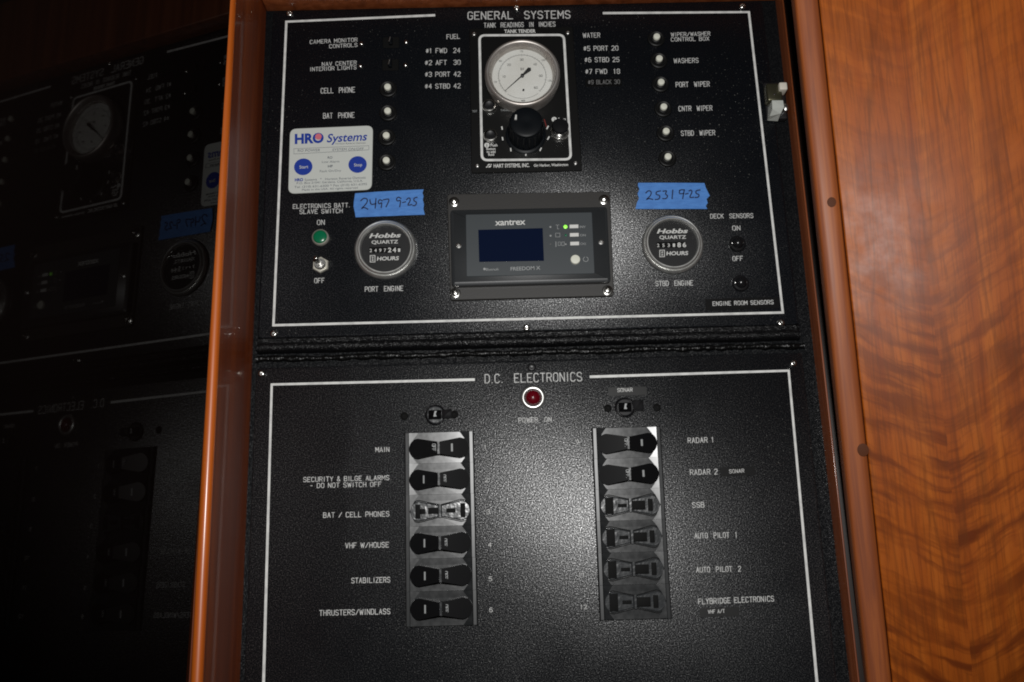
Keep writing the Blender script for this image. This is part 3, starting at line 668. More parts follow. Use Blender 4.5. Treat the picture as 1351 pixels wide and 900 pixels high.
mb.prism([(c.x - uy * .0006, c.y + ux * .0006), (tl[0] - uy * .0020, tl[1] + ux * .0020), (tl[0] - ux * .0016, tl[1] - uy * .0016), (tl[0] + uy * .0020, tl[1] - ux * .0020), (c.x + uy * .0006, c.y - ux * .0006)][::-1], nz, nz + 0.0003)
mb.lathe((c.x, c.y, DZ), [(0.0016, 0), (0.0016, 0.0022), (0.0010, 0.0026)], 16)
part(mb, 'needle', 'ink_dark', dial)
mb = MB(); mb.lathe((c.x, c.y, GZ + 0.0105), [(RB * .83, 0), (RB * .83, 0.0004), (RB * .5, 0.0008), (0, 0.0010)], 48); part(mb, 'glass', 'glass', gau, smooth=70)
# selector knob
k0 = at(693.5, 179, GZ); kr = 0.0149
mb = MB(); mb.lathe((k0.x, k0.y, GZ), [(0.0180, 0), (0.0180, 0.0012), (0.0168, 0.0020), (kr + 0.0006, 0.0022), (kr, 0.0030), (kr * .97, 0.0245), (kr * .93, 0.0262), (kr * .80, 0.0270), (kr * .3, 0.0266), (0, 0.0264)], 56)
for k in range(18):
    a = 2 * PI * k / 18; mb.tube([(k0.x + kr * 1.005 * math.cos(a), k0.y + kr * 1.005 * math.sin(a), GZ + 0.003), (k0.x + kr * .975 * math.cos(a), k0.y + kr * .975 * math.sin(a), GZ + 0.0235)], 0.0007, 6)
kn = part(mb, 'selector_knob', 'knob_black', gau)
mb = MB(); mb.tube([(k0.x - kr * .62, k0.y + kr * .10, GZ + 0.0275), (k0.x - kr * .58, k0.y + kr * .40, GZ + 0.0276)], [0.0011, 0.0007], 8); part(mb, 'pointer', 'print_white', kn)
mb = MB()
for px, py in ((661.8, 169.3), (662.5, 183.3), (673.5, 197.8), (694, 203.7), (713.8, 197.3), (723.1, 168.5), (724.2, 182.6), (678.6, 144.6)):
    p = P2(px, py, GZ); w = (Vector(p) - Vector((k0.x, k0.y))).normalized() * 0.0013
    mb.ribbon([(p[0] - w.x * .7 - 0.0003, p[1] - 0.0012), (p[0] + 0.0002, p[1] + 0.0013)], 0.0011, GZ + 0.0003)
part(mb, 'position_mark', 'print_white', gau, smooth=0)
mb = MB(); c1 = P2(718, 158, GZ); c2 = P2(721, 167.5, GZ); mb.ribbon([c1, c2], 0.0010, GZ + 0.0003); part(mb, 'red_mark', mat('dark red ink', (0.12, 0.008, 0.006), 0.5), gau, smooth=0)
# push buttons and the small knob
for px, py in ((645.5, 139), (647, 178)):
    p = at(px, py, GZ + 0.003); mb = MB(); mb.lathe((p.x, p.y, GZ), [(0.0064, 0), (0.0064, 0.0024), (0.0058, 0.0036), (0.0050, 0.0038), (0.0046, 0.0028), (0.0044, 0.001)], 32); bb = part(mb, 'push_button', 'chrome', gau)
    mb = MB(); mb.lathe((p.x, p.y, GZ), [(0.0043, 0), (0.0043, 0.0030), (0.0036, 0.0036), (0.0018, 0.0030), (0, 0.0029)], 28); part(mb, 'plunger', 'black_satin', bb)
p = at(738.7, 171, GZ + 0.006)
mb = MB(); mb.lathe((p.x, p.y, GZ), [(0.0084, 0), (0.0084, 0.0016), (0.0078, 0.0024), (0.0068, 0.0026)], 32); bb = part(mb, 'pump_button', 'chrome', gau)
mb = MB(); mb.lathe((p.x, p.y, GZ), [(0.0068, 0), (0.0066, 0.0095), (0.0074, 0.0110), (0.0074, 0.0130), (0.0066, 0.0142), (0.003, 0.0148), (0, 0.0149)], 32); part(mb, 'cap', 'black_gloss', bb)
def circ_mark(px, py, rp):
    p = at(px, py, GZ); mb = MB(); mb.lathe((p.x, p.y, GZ), [(rp * PX, 0), (rp * PX, 0.0003)], 20); return part(mb, 'number_disc', 'print_white', gau)
for tx, x0, x1, y, px, py, rp in (('1', 641.6, 643, 193.9, 642.3, 191.8, 3.6), ('2', 730, 732.4, 159.8, 731.2, 157.8, 3.7)):
    dc = circ_mark(px, py, rp); mb = MB(); printed(mb, tx, x0, y, x1, y, 4, GZ + 0.0006, 0.02); part(mb, 'numeral', 'ink_dial', dc, smooth=0)
mb = MB()
printed(mb, 'Push', 647.2, 193.4, 656.2, 193.2, 3.6, GZ + 0.0003, .02); printed(mb, 'Button', 641.8, 198.0, 653.6, 197.8, 3.4, GZ + 0.0003, .02)
printed(mb, 'to add', 642, 201.9, 653.6, 201.7, 3.4, GZ + 0.0003, .02); printed(mb, 'fluid', 644, 205.6, 651.8, 205.4, 3.4, GZ + 0.0003, .02); part(mb, 'lettering', 'print_white', gau, smooth=0)
mb = MB()
printed(mb, 'Pump', 736.4, 159, 746.6, 158.7, 3.6, GZ + 0.0003, .02); part(mb, 'lettering', 'print_white', gau, smooth=0)
mb = MB()
printed(mb, 'HART SYSTEMS, INC.', 651.3, 221.2, 698.6, 220.3, 5.0, GZ + 0.0003, .022)
printed(mb, 'Gig Harbor, Washington', 704.3, 220.0, 749.5, 218.8, 3.6, GZ + 0.0003, .02)
p = P2(645.6, 218.9, GZ); mb.lathe((p[0], p[1], GZ), [(0.0017, 0), (0.0017, 0.0003)], 14); mb.ribbon([(p[0] - .0026, p[1] - .0014), (p[0] + .0018, p[1] + .0012)], .0009, GZ + 0.0003)
part(mb, 'lettering', 'print_white', gau, smooth=0)
mb = MB(); printed(mb, 'TANK TENDER', 665.3, 43.6, 706.7, 43.1, 4.6, GZ + 0.0003, .03)
part(mb, 'lettering', 'print_white', gau, smooth=0)
mb = MB(); printed(mb, 'TEST', 623, 148.2, 629.6, 148, 2.8, GZ + 0.0003); part(mb, 'lettering', 'print_grey', gau, smooth=0)
mb = MB(); printed(mb, 'TANKS', 660.3, 147, 672.6, 146.6, 2.8, GZ + 0.0003); part(mb, 'lettering', 'print_grey', gau, smooth=0)

#---- white sticker
c = at(437, 212); st = thing('sticker_plate', (c.x, c.y, 0), 'white rounded sticker with blue lettering and two blue buttons reading Start and Stop', 'sticker')
mb = MB(); mb.prism(quad_round([P2(380.4, 256.2), P2(490.6, 250.6), P2(492.2, 166), P2(382.8, 170.6)], 0.0060), 0, 0.0009, 0.0003, 0.0003); part(mb, 'film', 'sticker', st)
SZ = 0.0012
def S(x, y): return 370 + x / 8.185, 155 + y / 8.185
def sp(mb, tx, x0, y0, x1, y1, h, **k):
    a, b2 = S(x0, y0); c_, d_ = S(x1, y1); printed(mb, tx, a, b2, c_, d_, h / 8.185, SZ, **k)
mb = MB(); sp(mb, 'HRO', 155, 282, 468, 268, 104, bold=0.045); sp(mb, 'Systems', 500, 268, 938, 246, 92, shear=0.22, bold=0.016)
for x, y in ((249, 539), (835, 514)):
    p = P2(*S(x, y)); mb.lathe((p[0], p[1], 0.0009), [(103 / 8.185 * PX, 0), (103 / 8.185 * PX, 0.0003)], 40, squash=0.985)
sp(mb, 'HRO', 155, 690, 245, 686, 32, bold=0.04)
part(mb, 'lettering', 'blue_print', st, smooth=0)
mb = MB(); p = P2(*S(413, 214)); mb.lathe((p[0], p[1], 0.0009), [(37 / 8.185 * PX, 0), (37 / 8.185 * PX, 0.0005)], 24); part(mb, 'sun_disc', 'pink_print', st)
SZ = 0.0015
mb = MB(); sp(mb, 'Start', 205, 553, 300, 547, 34, bold=0.01); sp(mb, 'Stop', 795, 530, 882, 525, 34, bold=0.01); part(mb, 'lettering', 'sticker', st, smooth=0)
SZ = 0.0012
mb = MB(); sp(mb, 'RO POWER', 185, 372, 428, 365, 28, shear=.1); sp(mb, 'SYSTEM ON/OFF', 560, 362, 900, 350, 28, shear=.1)
sp(mb, 'RO', 510, 446, 562, 444, 26, bold=.02); sp(mb, 'Low Alarm', 448, 492, 636, 486, 24); sp(mb, 'HP', 512, 540, 566, 537, 26, bold=.03); sp(mb, 'Fault On/Dry', 425, 592, 655, 584, 24)
sp(mb, 'Horizon Reverse Osmosis', 595, 292, 920, 282, 18)
sp(mb, 'Systems   *   Horizon Reverse Osmosis', 262, 686, 920, 660, 26); sp(mb, 'P.O. Box 21041 Gardena, California, U.S.A.', 175, 722, 890, 694, 24)
sp(mb, 'Tel. (310) 631-6300 * Fax (310) 631-6395', 150, 764, 935, 730, 24); sp(mb, 'Made in the USA. All rights reserved', 232, 793, 835, 768, 22)
line_px(mb, [S(145, 338), S(955, 305), S(955, 350), S(145, 395)], 0.5, SZ, True)
part(mb, 'small_print', 'grey_print', st, smooth=0)

#---- blue masking tape
def tape(poly, strokes_, ox, oy, k, label):
    q = [P2(x, y, 0.001) for x, y in poly]; cx = sum(p[0] for p in q) / len(q); cy = sum(p[1] for p in q) / len(q)
    o = thing('masking_tape', (cx, cy, 0), label, 'tape', 'pieces of blue masking tape')
    mb = MB(); mb.prism(q[::-1], 0.0011, 0.0015); part(mb, 'tape', 'blue_tape', o, smooth=0)
    mb = MB()
    for s_ in strokes_:
        pts = s_
        for _ in range(2):      # round the pen corners
            new = [pts[0]]
            for a, b2 in zip(pts, pts[1:]):
                new += [(a[0] * .75 + b2[0] * .25, a[1] * .75 + b2[1] * .25), (a[0] * .25 + b2[0] * .75, a[1] * .25 + b2[1] * .75)]
            pts = new + [pts[-1]]
        mb.ribbon([P2(ox + x / k, oy + y / k, 0.0017) for x, y in pts], 0.00108, 0.0017)
    part(mb, 'handwriting', 'pen', o, smooth=0)
tape([(468.6, 255.5), (500, 253.2), (530, 251.6), (558.9, 250.2), (557.4, 255), (558.8, 259), (557.8, 264), (559.4, 270), (558.6, 276), (560.5, 283.6), (530, 284.6), (500, 285.9), (469.2, 287), (468.4, 281), (466.6, 273), (467.0, 266), (468.0, 260)],
     [[(126, 150), (150, 126), (182, 138), (172, 172), (126, 217), (150, 200), (182, 216)], [(198, 142), (205, 182), (246, 172)], [(246, 132), (240, 208)], [(296, 150), (275, 138), (262, 160), (272, 178), (294, 160), (288, 204)], [(304, 142), (358, 132), (326, 198)],
      [(444, 132), (424, 118), (406, 135), (416, 155), (444, 142), (434, 198)], [(456, 164), (482, 158)], [(488, 142), (508, 122), (522, 145), (492, 188), (530, 180)], [(572, 122), (547, 128), (544, 150), (570, 160), (560, 188), (538, 188)]],
     455, 240, 6.0, 'blue masking tape handwritten 2497 9-25 above the port engine meter')
tape([(841.9, 241.6), (870, 241.5), (900, 241.6), (929.2, 241.9), (931, 248), (934, 254), (936.3, 258.6), (932, 263), (933.6, 268), (931, 272), (933, 276), (900, 275.9), (870, 276.1), (838.2, 276), (840.2, 268), (843, 262), (841.0, 256), (843.6, 250), (841.4, 245)],
     [[(132, 118), (155, 96), (178, 110), (170, 140), (132, 174), (155, 160), (188, 170)], [(248, 102), (215, 108), (212, 130), (246, 138), (238, 168), (206, 170)], [(268, 105), (302, 98), (284, 126), (308, 140), (294, 164), (266, 162)], [(346, 94), (340, 164)],
      [(400, 98), (396, 126), (432, 122)], [(400, 98), (416, 91), (437, 94)], [(437, 94), (424, 164)], [(446, 127), (468, 122)], [(474, 102), (492, 92), (500, 112), (474, 156), (512, 152)], [(562, 94), (530, 98), (527, 122), (556, 130), (550, 152), (522, 154)]],
     830, 235, 6.0, 'blue masking tape handwritten 2531 9-25 above the starboard engine meter')

#---- hour meters
def hour_meter(px, py, label, T, digits):
    z = 0.006; c = at(px, py, z); o = thing('hour_meter', (c.x, c.y, 0), label, 'hour meter', 'round engine hour meters'); R0 = 0.0268
    mb = MB(); mb.lathe((c.x, c.y, 0), [(R0, 0), (R0, 0.0022), (R0 * .975, 0.0036), (R0 * .94, 0.0044), (R0 * .915, 0.0040), (R0 * .905, 0.0040), (R0 * .89, 0.0056), (R0 * .85, 0.0066), (R0 * .815, 0.0066), (R0 * .79, 0.0050), (R0 * .775, 0.0036)], 72, cap=False); part(mb, 'bezel', 'bezel_steel', o, smooth=30)
    mb = MB(); mb.lathe((c.x, c.y, 0.002), [(R0 * .80, 0), (R0 * .80, 0.0012)], 48); f = part(mb, 'face', 'black_satin', o)
    mb = MB(); z2 = 0.0035
    for tx, x0, y0, x1, y1, h, kw in T: printed(mb, tx, x0, y0, x1, y1, h, z2, **kw)
    ic = T[-1]; ix, iy = ic[1] - 5.6, ic[2] - 2.3
    line_px(mb, [(ix - 3.1, iy - 4.2), (ix + 3.1, iy - 4.4), (ix + 3.1, iy + 4.2), (ix - 3.1, iy + 4.4)], 1.1, z2, True)
    mb.ribbon([P2(ix - 1, iy - 2.4, z2), P2(ix + 1, iy - 2.4, z2), P2(ix - .9, iy + 2.4, z2), P2(ix + 1, iy + 2.4, z2), P2(ix - 1, iy - 2.4, z2)], .0006, z2)
    part(mb, 'lettering', 'print_white', f, smooth=0)
    mb = MB(); x0, y0, x1 = digits[0]; dz = 0.0034; q = [P2(x0 - 2, y0 + 1.2, dz), P2(x1 + 2, y0 + .6, dz), P2(x1 + 2, y0 - 7, dz), P2(x0 - 2, y0 - 6.4, dz)]; mb.prism(q, 0.0030, 0.0034); part(mb, 'counter_window', 'black_matt', f)
    mb = MB(); n = len(digits[1])
    for k, ch in enumerate(digits[1]):
        xx = x0 + (x1 - x0) * k / (n - 1); yy = y0 - .5 * k / n; big = 0.9 if k in (4, 5) else 0
        printed(mb, ch, xx - 1.5 - big, yy + big * .4, xx + 1.5 + big, yy + big * .4, 4.6 + big * 1.6, 0.0037, 0.015 + big * .02)
    part(mb, 'counter_digits', 'print_white', f, smooth=0)
    mb = MB(); mb.lathe((c.x, c.y, 0.0046), [(R0 * .80, 0), (R0 * .80, 0.0003), (R0 * .5, 0.0006), (0, 0.0007)], 40); part(mb, 'glass', 'glass', o, smooth=70)
it = dict(shear=0.25, bold=0.03)
hour_meter(508, 327, 'round steel rimmed hour meter under tape 2497, marked PORT ENGINE',
    [('Hobbs', 487, 314, 529, 313.0, 6.0, it), ('QUARTZ', 490.2, 321.8, 525.3, 321, 4.6, dict(bold=.02)), ('HOURS', 497.2, 343.8, 526.3, 343, 5, dict(bold=.03, shear=.1))], [(489.2, 332.7, 526.5), '2497241'])
hour_meter(888.3, 320.2, 'round steel rimmed hour meter under tape 2531, marked STBD ENGINE',
    [('Hobbs', 866.5, 308, 907.8, 307.4, 6.0, it), ('QUARTZ', 870, 315.4, 905.3, 314.9, 4.6, dict(bold=.02)), ('HOURS', 879.2, 336.8, 908, 336.3, 5, dict(bold=.03, shear=.1))], [(868.5, 326, 903), '253186'])

#---- inverter display
c = at(700, 326); inv = thing('inverter_display', (c.x, c.y, 0), 'charcoal remote display with dark blue screen and white button at the panel centre', 'display')
mb = MB(); mb.prism(quad_round([P2(594.4, 397.7), P2(809.8, 392), P2(804.3, 254.4), P2(590, 257.8)], 0.003), 0, 0.0030, 0.0006, 0.0006); part(mb, 'backing_plate', 'plate_brown', inv)
Z1 = 0.0105
mb = MB(); mb.prism(quad_round([P2(596, 376.5, Z1), P2(806, 371, Z1), P2(801, 272.2, Z1), P2(594, 276.6, Z1)], 0.0030), 0.0030, Z1, 0.0026, 0.0016); part(mb, 'housing', 'housing_grey', inv)
Z2 = Z1 + 0.0006
mb = MB(); mb.prism(quad_round([P2(615.4, 365, Z2), P2(784.7, 361, Z2), P2(781, 280, Z2), P2(614.4, 283, Z2)], 0.0012), Z1, Z2, 0.0003, 0.0003); fp = part(mb, 'faceplate', 'face_grey', inv)
Z3 = Z2 + 0.0003
mb = MB(); mb.prism([P2(632.2, 345.7, Z3), P2(717.7, 344.2, Z3), P2(716, 301, Z3), P2(631, 303.3, Z3)], Z2 - .0002, Z3); part(mb, 'screen', 'screen', inv)
mb = MB(); printed(mb, 'xantrex', 653.3, 297.5, 693.2, 296.3, 8.6, Z3, 0.014, 0, 0.95); part(mb, 'lettering', 'print_white', fp, smooth=0)
mb = MB(); printed(mb, 'FREEDOM X', 673.7, 357.2, 712.8, 355.7, 5.0, Z3, 0.008); printed(mb, 'Bluetooth', 641.4, 357.2, 657.7, 356.8, 3.5, Z3, 0.0)
p = P2(639.2, 355.0, Z3); mb.lathe((p[0], p[1], Z2), [(0.0011, 0), (0.0011, 0.0003)], 12)
for i, (y, tx) in enumerate(((299.3, 'INV'), (310.3, 'ON'), (321.6, 'CHG'))):
    printed(mb, tx, 765.0 + i * .3, y + 1.6, 772.5 + i * .2, y + 1.5, 3.2, Z3)
line_px(mb, [(733, 307.8), (738.6, 307.7), (738.7, 312.6), (733.1, 312.7)], 0.6, Z3, True); line_px(mb, [(741, 319.4), (744.5, 319.3), (744.5, 324), (741, 324.1)], 0.6, Z3, True)
line_px(mb, [(733.4, 297), (737.6, 296.9)], .6, Z3); line_px(mb, [(735.5, 297), (735.4, 302), (737.4, 302)], .6, Z3); line_px(mb, [(733.4, 319), (733.5, 325.5)], .8, Z3); line_px(mb, [(736.4, 319.4), (739.4, 319.3), (739.4, 324), (736.4, 324.1)], .5, Z3, True)
a0 = at(772.8, 342.1, Z3); mb.ribbon([(a0.x + 0.0021 * math.cos(math.radians(110 + 320 * k / 20)), a0.y + 0.0021 * math.sin(math.radians(110 + 320 * k / 20))) for k in range(21)], 0.0004, Z3)
part(mb, 'lettering', 'print_grey', fp, smooth=0)
mb = MB()
for i, (x, y) in enumerate(((751.5, 298.8), (751.9, 309.9), (752.4, 321.4))): mb.prism([P2(x, y + 2.4, Z3), P2(x + 11.6, y + 2.1, Z3), P2(x + 11.5, y - 2.5, Z3), P2(x, y - 2.2, Z3)], Z2, Z3)
part(mb, 'status_bars', 'print_white', fp, label='three white bars beside the status lights')
for x, y, m, rr in ((726.2, 299.6, 'print_grey', .0009), (726.4, 311.2, 'print_grey', .0009), (726.3, 322.3, 'faint_ink', .0007), (746, 299.4, 'led_green', .0017), (746.5, 310.6, 'green_lens', .0011), (746.4, 322.4, 'print_grey', .0008)):
    p = at(x, y, Z2); mb = MB(); mb.lathe((p.x, p.y, Z2), [(rr, 0), (rr, .0003), (rr * .6, .0006), (0, .0007)], 16); part(mb, 'indicator', m, inv, label='lit green indicator' if m == 'led_green' else None)
p = at(759.2, 342.1, Z2 + .002); mb = MB(); mb.lathe((p.x, p.y, Z2), [(0.0042, 0), (0.0042, 0.0014), (0.0038, 0.0022), (0.002, 0.0024), (0, 0.00245)], 32); part(mb, 'power_button', 'button_white', inv)
for x, y in ((605, 324), (793.2, 319.3)):
    p = at(x, y, Z1); mb = MB(); mb.lathe((p.x, p.y, Z1 - .0004), [(0.0026, 0), (0.0024, 0.0007), (0.0014, 0.0012), (0.0008, 0.0007), (0, .0007)], 20); part(mb, 'face_screw', 'satin_steel', inv)
for x, y in ((599, 266.2), (797, 263.3), (600.6, 386.6), (801.6, 383.2)):
    p = at(x, y, .004); mb = MB(); mb.lathe((p.x, p.y, .003), [(0.0046, 0), (0.0046, 0.0009), (0.0036, 0.0014), (0.0030, 0.0014), (0.0029, 0.0030), (0.0023, 0.0040), (0.0010, 0.0044), (0.0008, 0.0034), (0, 0.0033)], 24); part(mb, 'cup_screw', 'chrome', inv)

#---- door catch on the right edge of the upper panel
p = at(1026, 132, 0.01)
cat = thing('door_catch', (p.x, p.y, -0.0045), 'small metal door catch at the right edge of the upper panel', 'catch')
def cb(mb, x0, y0, x1, y1, z0, z1, bev=None):
    a, b2 = P2(x0, y1, z1), P2(x1, y0, z1); mb.box((a[0], a[1], z0), (b2[0], b2[1], z1))
mb = MB(); cb(mb, 1012, 108, 1034, 157, -0.0045, 0.003); part(mb, 'mount', 'black_satin', cat, bevel=0.0015)
mb = MB(); cb(mb, 1013, 109, 1031, 133, 0.003, 0.014); part(mb, 'bracket', mat('dark bronze metal', (0.10, 0.095, 0.06), 0.35, 0.8), cat, bevel=0.002)
mb = MB(); mb.add([(*P2(1018.5, 132.5, .016), .016), (*P2(1033, 132.5, .016), .016), (*P2(1034.5, 141, .017), .017), (*P2(1030, 150, .013), .013), (*P2(1015.5, 153.5, .010), .010), (*P2(1019, 144, .0165), .0165),
    (*P2(1018.5, 132.5, .016), .002), (*P2(1033, 132.5, .016), .002), (*P2(1030, 153, .012), .002), (*P2(1015.5, 153.5, .010), .002)],
    [(0, 1, 2, 5), (5, 2, 3, 4), (0, 1, 7, 6), (1, 2, 3, 8, 7), (3, 4, 9, 8), (4, 5, 0, 6, 9), (6, 7, 8, 9)]); part(mb, 'striker', mat('bright catch metal', (0.55, 0.57, 0.53), 0.5, 0.2), cat, smooth=15)
mb = MB(); cb(mb, 1029, 108, 1038.5, 118, 0.006, 0.018); part(mb, 'roller', 'ivory', cat, bevel=0.0012)
mb = MB(); q = at(1037, 141, .010); mb.lathe((q.x, q.y, .002), [(.0022, 0), (.0022, .008), (.001, .009)], 14, squash=1.6); part(mb, 'spring_pin', 'satin_steel', cat)
mb = MB(); q = at(1022, 124.5, .0145); mb.lathe((q.x, q.y, .0138), [(.0014, 0), (.001, .001), (0, .0012)], 12); part(mb, 'rivet', 'chrome', cat)

#=====================================================================  LOWER PANEL
lo = thing('breaker_panel', (0, -0.18, 0), 'lower black textured panel engraved D.C. ELECTRONICS with white border line', 'panel')
mb = MB(); mb.prism(quad_round([(-0.2292, -0.47), (0.2292, -0.47), (0.2292, -0.0352), (-0.2292, -0.0368)], 0.003), -0.004, 0.0, 0.0009, 0.0007)
part(mb, 'plate', 'lower_paint', lo)
mb = MB(); line_px(mb, [(625.2, 500.9), (358.5, 507.4), (347.6, 905), (344.5, 1010)], 3.5, 0.0003)
line_px(mb, [(779.2, 497.2), (1040.5, 489.1), (1078.3, 905), (1086, 1000)], 3.5, 0.0003); part(mb, 'border_line', 'line_white', lo, smooth=0)
for px, py in ((345.3, 493), (1046.5, 479.5)):
    c = at(px, py); part(screw_mb((c.x, c.y, 0), 0.0028), 'screw', 'chrome', lo)
c = at(701.4, 485.2); part(screw_mb((c.x, c.y, 0), 0.0036, 0.0018), 'screw', 'black_satin', lo, label='black screw above the title')
L = lambda *a, **k: lettering(lo, *a, **k)
L('D.C.  ELECTRONICS', 640, 505.4, 767.5, 502.6, 11.2, w=1.6)
L('POWER  ON', 684.4, 557.4, 727.4, 556.2, 5.8, w=1.1)
L('MAIN', 495.6, 596.4, 513.3, 596, 6, w=1.2)
L([('SECURITY & BILGE ALARMS', 400.4, 635.8, 513.3, 633.2), ('- DO NOT SWITCH OFF', 409, 643.9, 503, 641.8)], 0, 0, 0, 0, 5.9, w=1.15)
L('BAT / CELL PHONES', 426.7, 683, 513.3, 681.2, 6.4); L('VHF W/HOUSE', 455.8, 723.2, 512.8, 722, 6.6); L('STABILIZERS', 463.9, 769.4, 514.5, 768.2, 6.6)
L('THRUSTERS/WINDLASS', 421.6, 812.3, 514.5, 810, 6.8)
L('RADAR 1', 907.8, 584.6, 942, 583.5, 6.6); L('RADAR 2', 910.8, 626.6, 946.5, 625.6, 6.6); L('SSB', 913.7, 669.7, 929, 669.2, 6.6)
L('AUTO  PILOT  1', 916.6, 710.3, 972.8, 708.9, 6.6); L('AUTO  PILOT  2', 919, 755.2, 977.4, 753.7, 6.6); L('FLYBRIDGE ELECTRONICS', 921.7, 797.2, 1021, 793.2, 6.8)
for tx, x, y in (('7', 761.7, 586.5), ('8', 763.2, 631.5), ('9', 764.7, 675), ('1', 640.5, 593), ('2', 642, 636), ('3', 644, 678), ('4', 646.3, 721.6), ('5', 647, 766.5), ('6', 647.7, 807.5)):
    L(tx, x - 1.9, y, x + 1.9, y, 5.4, w=1.0)
for tx, x, y in (('10', 767, 717.3), ('11', 767.8, 761.4), ('12', 770, 803.6)): L(tx, x - 4, y, x + 4, y, 5.4, w=1.0)
# red indicator
c = at(703.3, 524.3, 0.004)
o = thing('indicator_light', (c.x, c.y, 0), 'round red indicator light in a thick chrome ring above POWER ON', 'indicator light')
mb = MB(); mb.lathe((c.x, c.y, 0), [(0.0110, 0), (0.0110, 0.0006), (0.0104, 0.0008)], 40); part(mb, 'washer', 'black_satin', o)
mb = MB(); mb.lathe((c.x, c.y, 0), [(0.0102 if k == 0 else 0.0082 + 0.0020 * math.cos(math.radians(18 * k)), 0.0018 + 0.0026 * math.sin(math.radians(18 * k))) for k in range(11)], 48, cap=False); mb.lathe((c.x, c.y, 0), [(0.0102, 0.0002), (0.0102, 0.0018)], 48, cap=False); part(mb, 'ring', 'bezel_steel', o, smooth=60)
mb = MB()
mb.lathe((c.x, c.y, 0.0016), [(0.0066, 0), (0.0066, 0.0016), (0.0058, 0.0036), (0.0042, 0.0050), (0.0022, 0.0058), (0, 0.0060)], 28); part(mb, 'lens', 'red_lens', o, smooth=60)
# two round auxiliary breakers
for cx, cy, (l0, l1, l2, l3), sc1, sc2, lb, mt in ((574.4, 547, (583, 540, 596, 552), (533.3, 549), (599.2, 547), 'round auxiliary breaker with side lever above MAIN', 'clear_grey'),
                                       (824.8, 537.1, (836, 527.5, 848.5, 542.5), (802, 538.9), (866.8, 537.9), 'round auxiliary breaker under the grey SONAR tape', 'black_gloss')):
    c = at(cx, cy, 0.003); o = thing('auxiliary_breaker', (c.x, c.y, 0), lb, 'breaker', 'round auxiliary breakers')
    mb = MB(); mb.lathe((c.x, c.y, 0), [(0.0086, 0), (0.0086, 0.0014), (0.0080, 0.0020), (0.0074, 0.0016), (0.0070, 0.0006)], 36); part(mb, 'ring', 'black_gloss', o)
    mb = MB(); mb.lathe((c.x, c.y, 0.0003), [(0.0072, 0), (0.0072, 0.0010), (0.0066, 0.0016)], 32); part(mb, 'face', mt, o)
    mb = MB(); mb.prism(rrect(c.x - 0.0055, c.y - 0.0040, c.x + 0.0050, c.y + 0.0034, 0.0006), 0.0008, 0.0056, 0.001, 0.0008); hd = part(mb, 'handle', 'rocker_black', o)
    mb = MB(); mb.prism([(c.x - 0.0014, c.y - 0.0022), (c.x + 0.0012, c.y - 0.0022), (c.x + 0.0004, c.y + 0.0000), (c.x + 0.0014, c.y + 0.0024), (c.x - 0.0004, c.y + 0.0024)], 0.0056, 0.0060); part(mb, 'marking', 'print_grey', hd)
    mb = MB(); a, b2 = P2(l0, l3, .004), P2(l2, l1, .004); mb.prism(rrect(a[0], a[1], b2[0], b2[1], 0.0006), 0.0, 0.0050, 0.0008, 0.0006); part(mb, 'lever', 'black_satin', o)
    for q in (sc1, sc2):
        p = at(*q); part(screw_mb((p.x, p.y, 0), 0.0033, 0.0012), 'screw', 'black_matt', o)

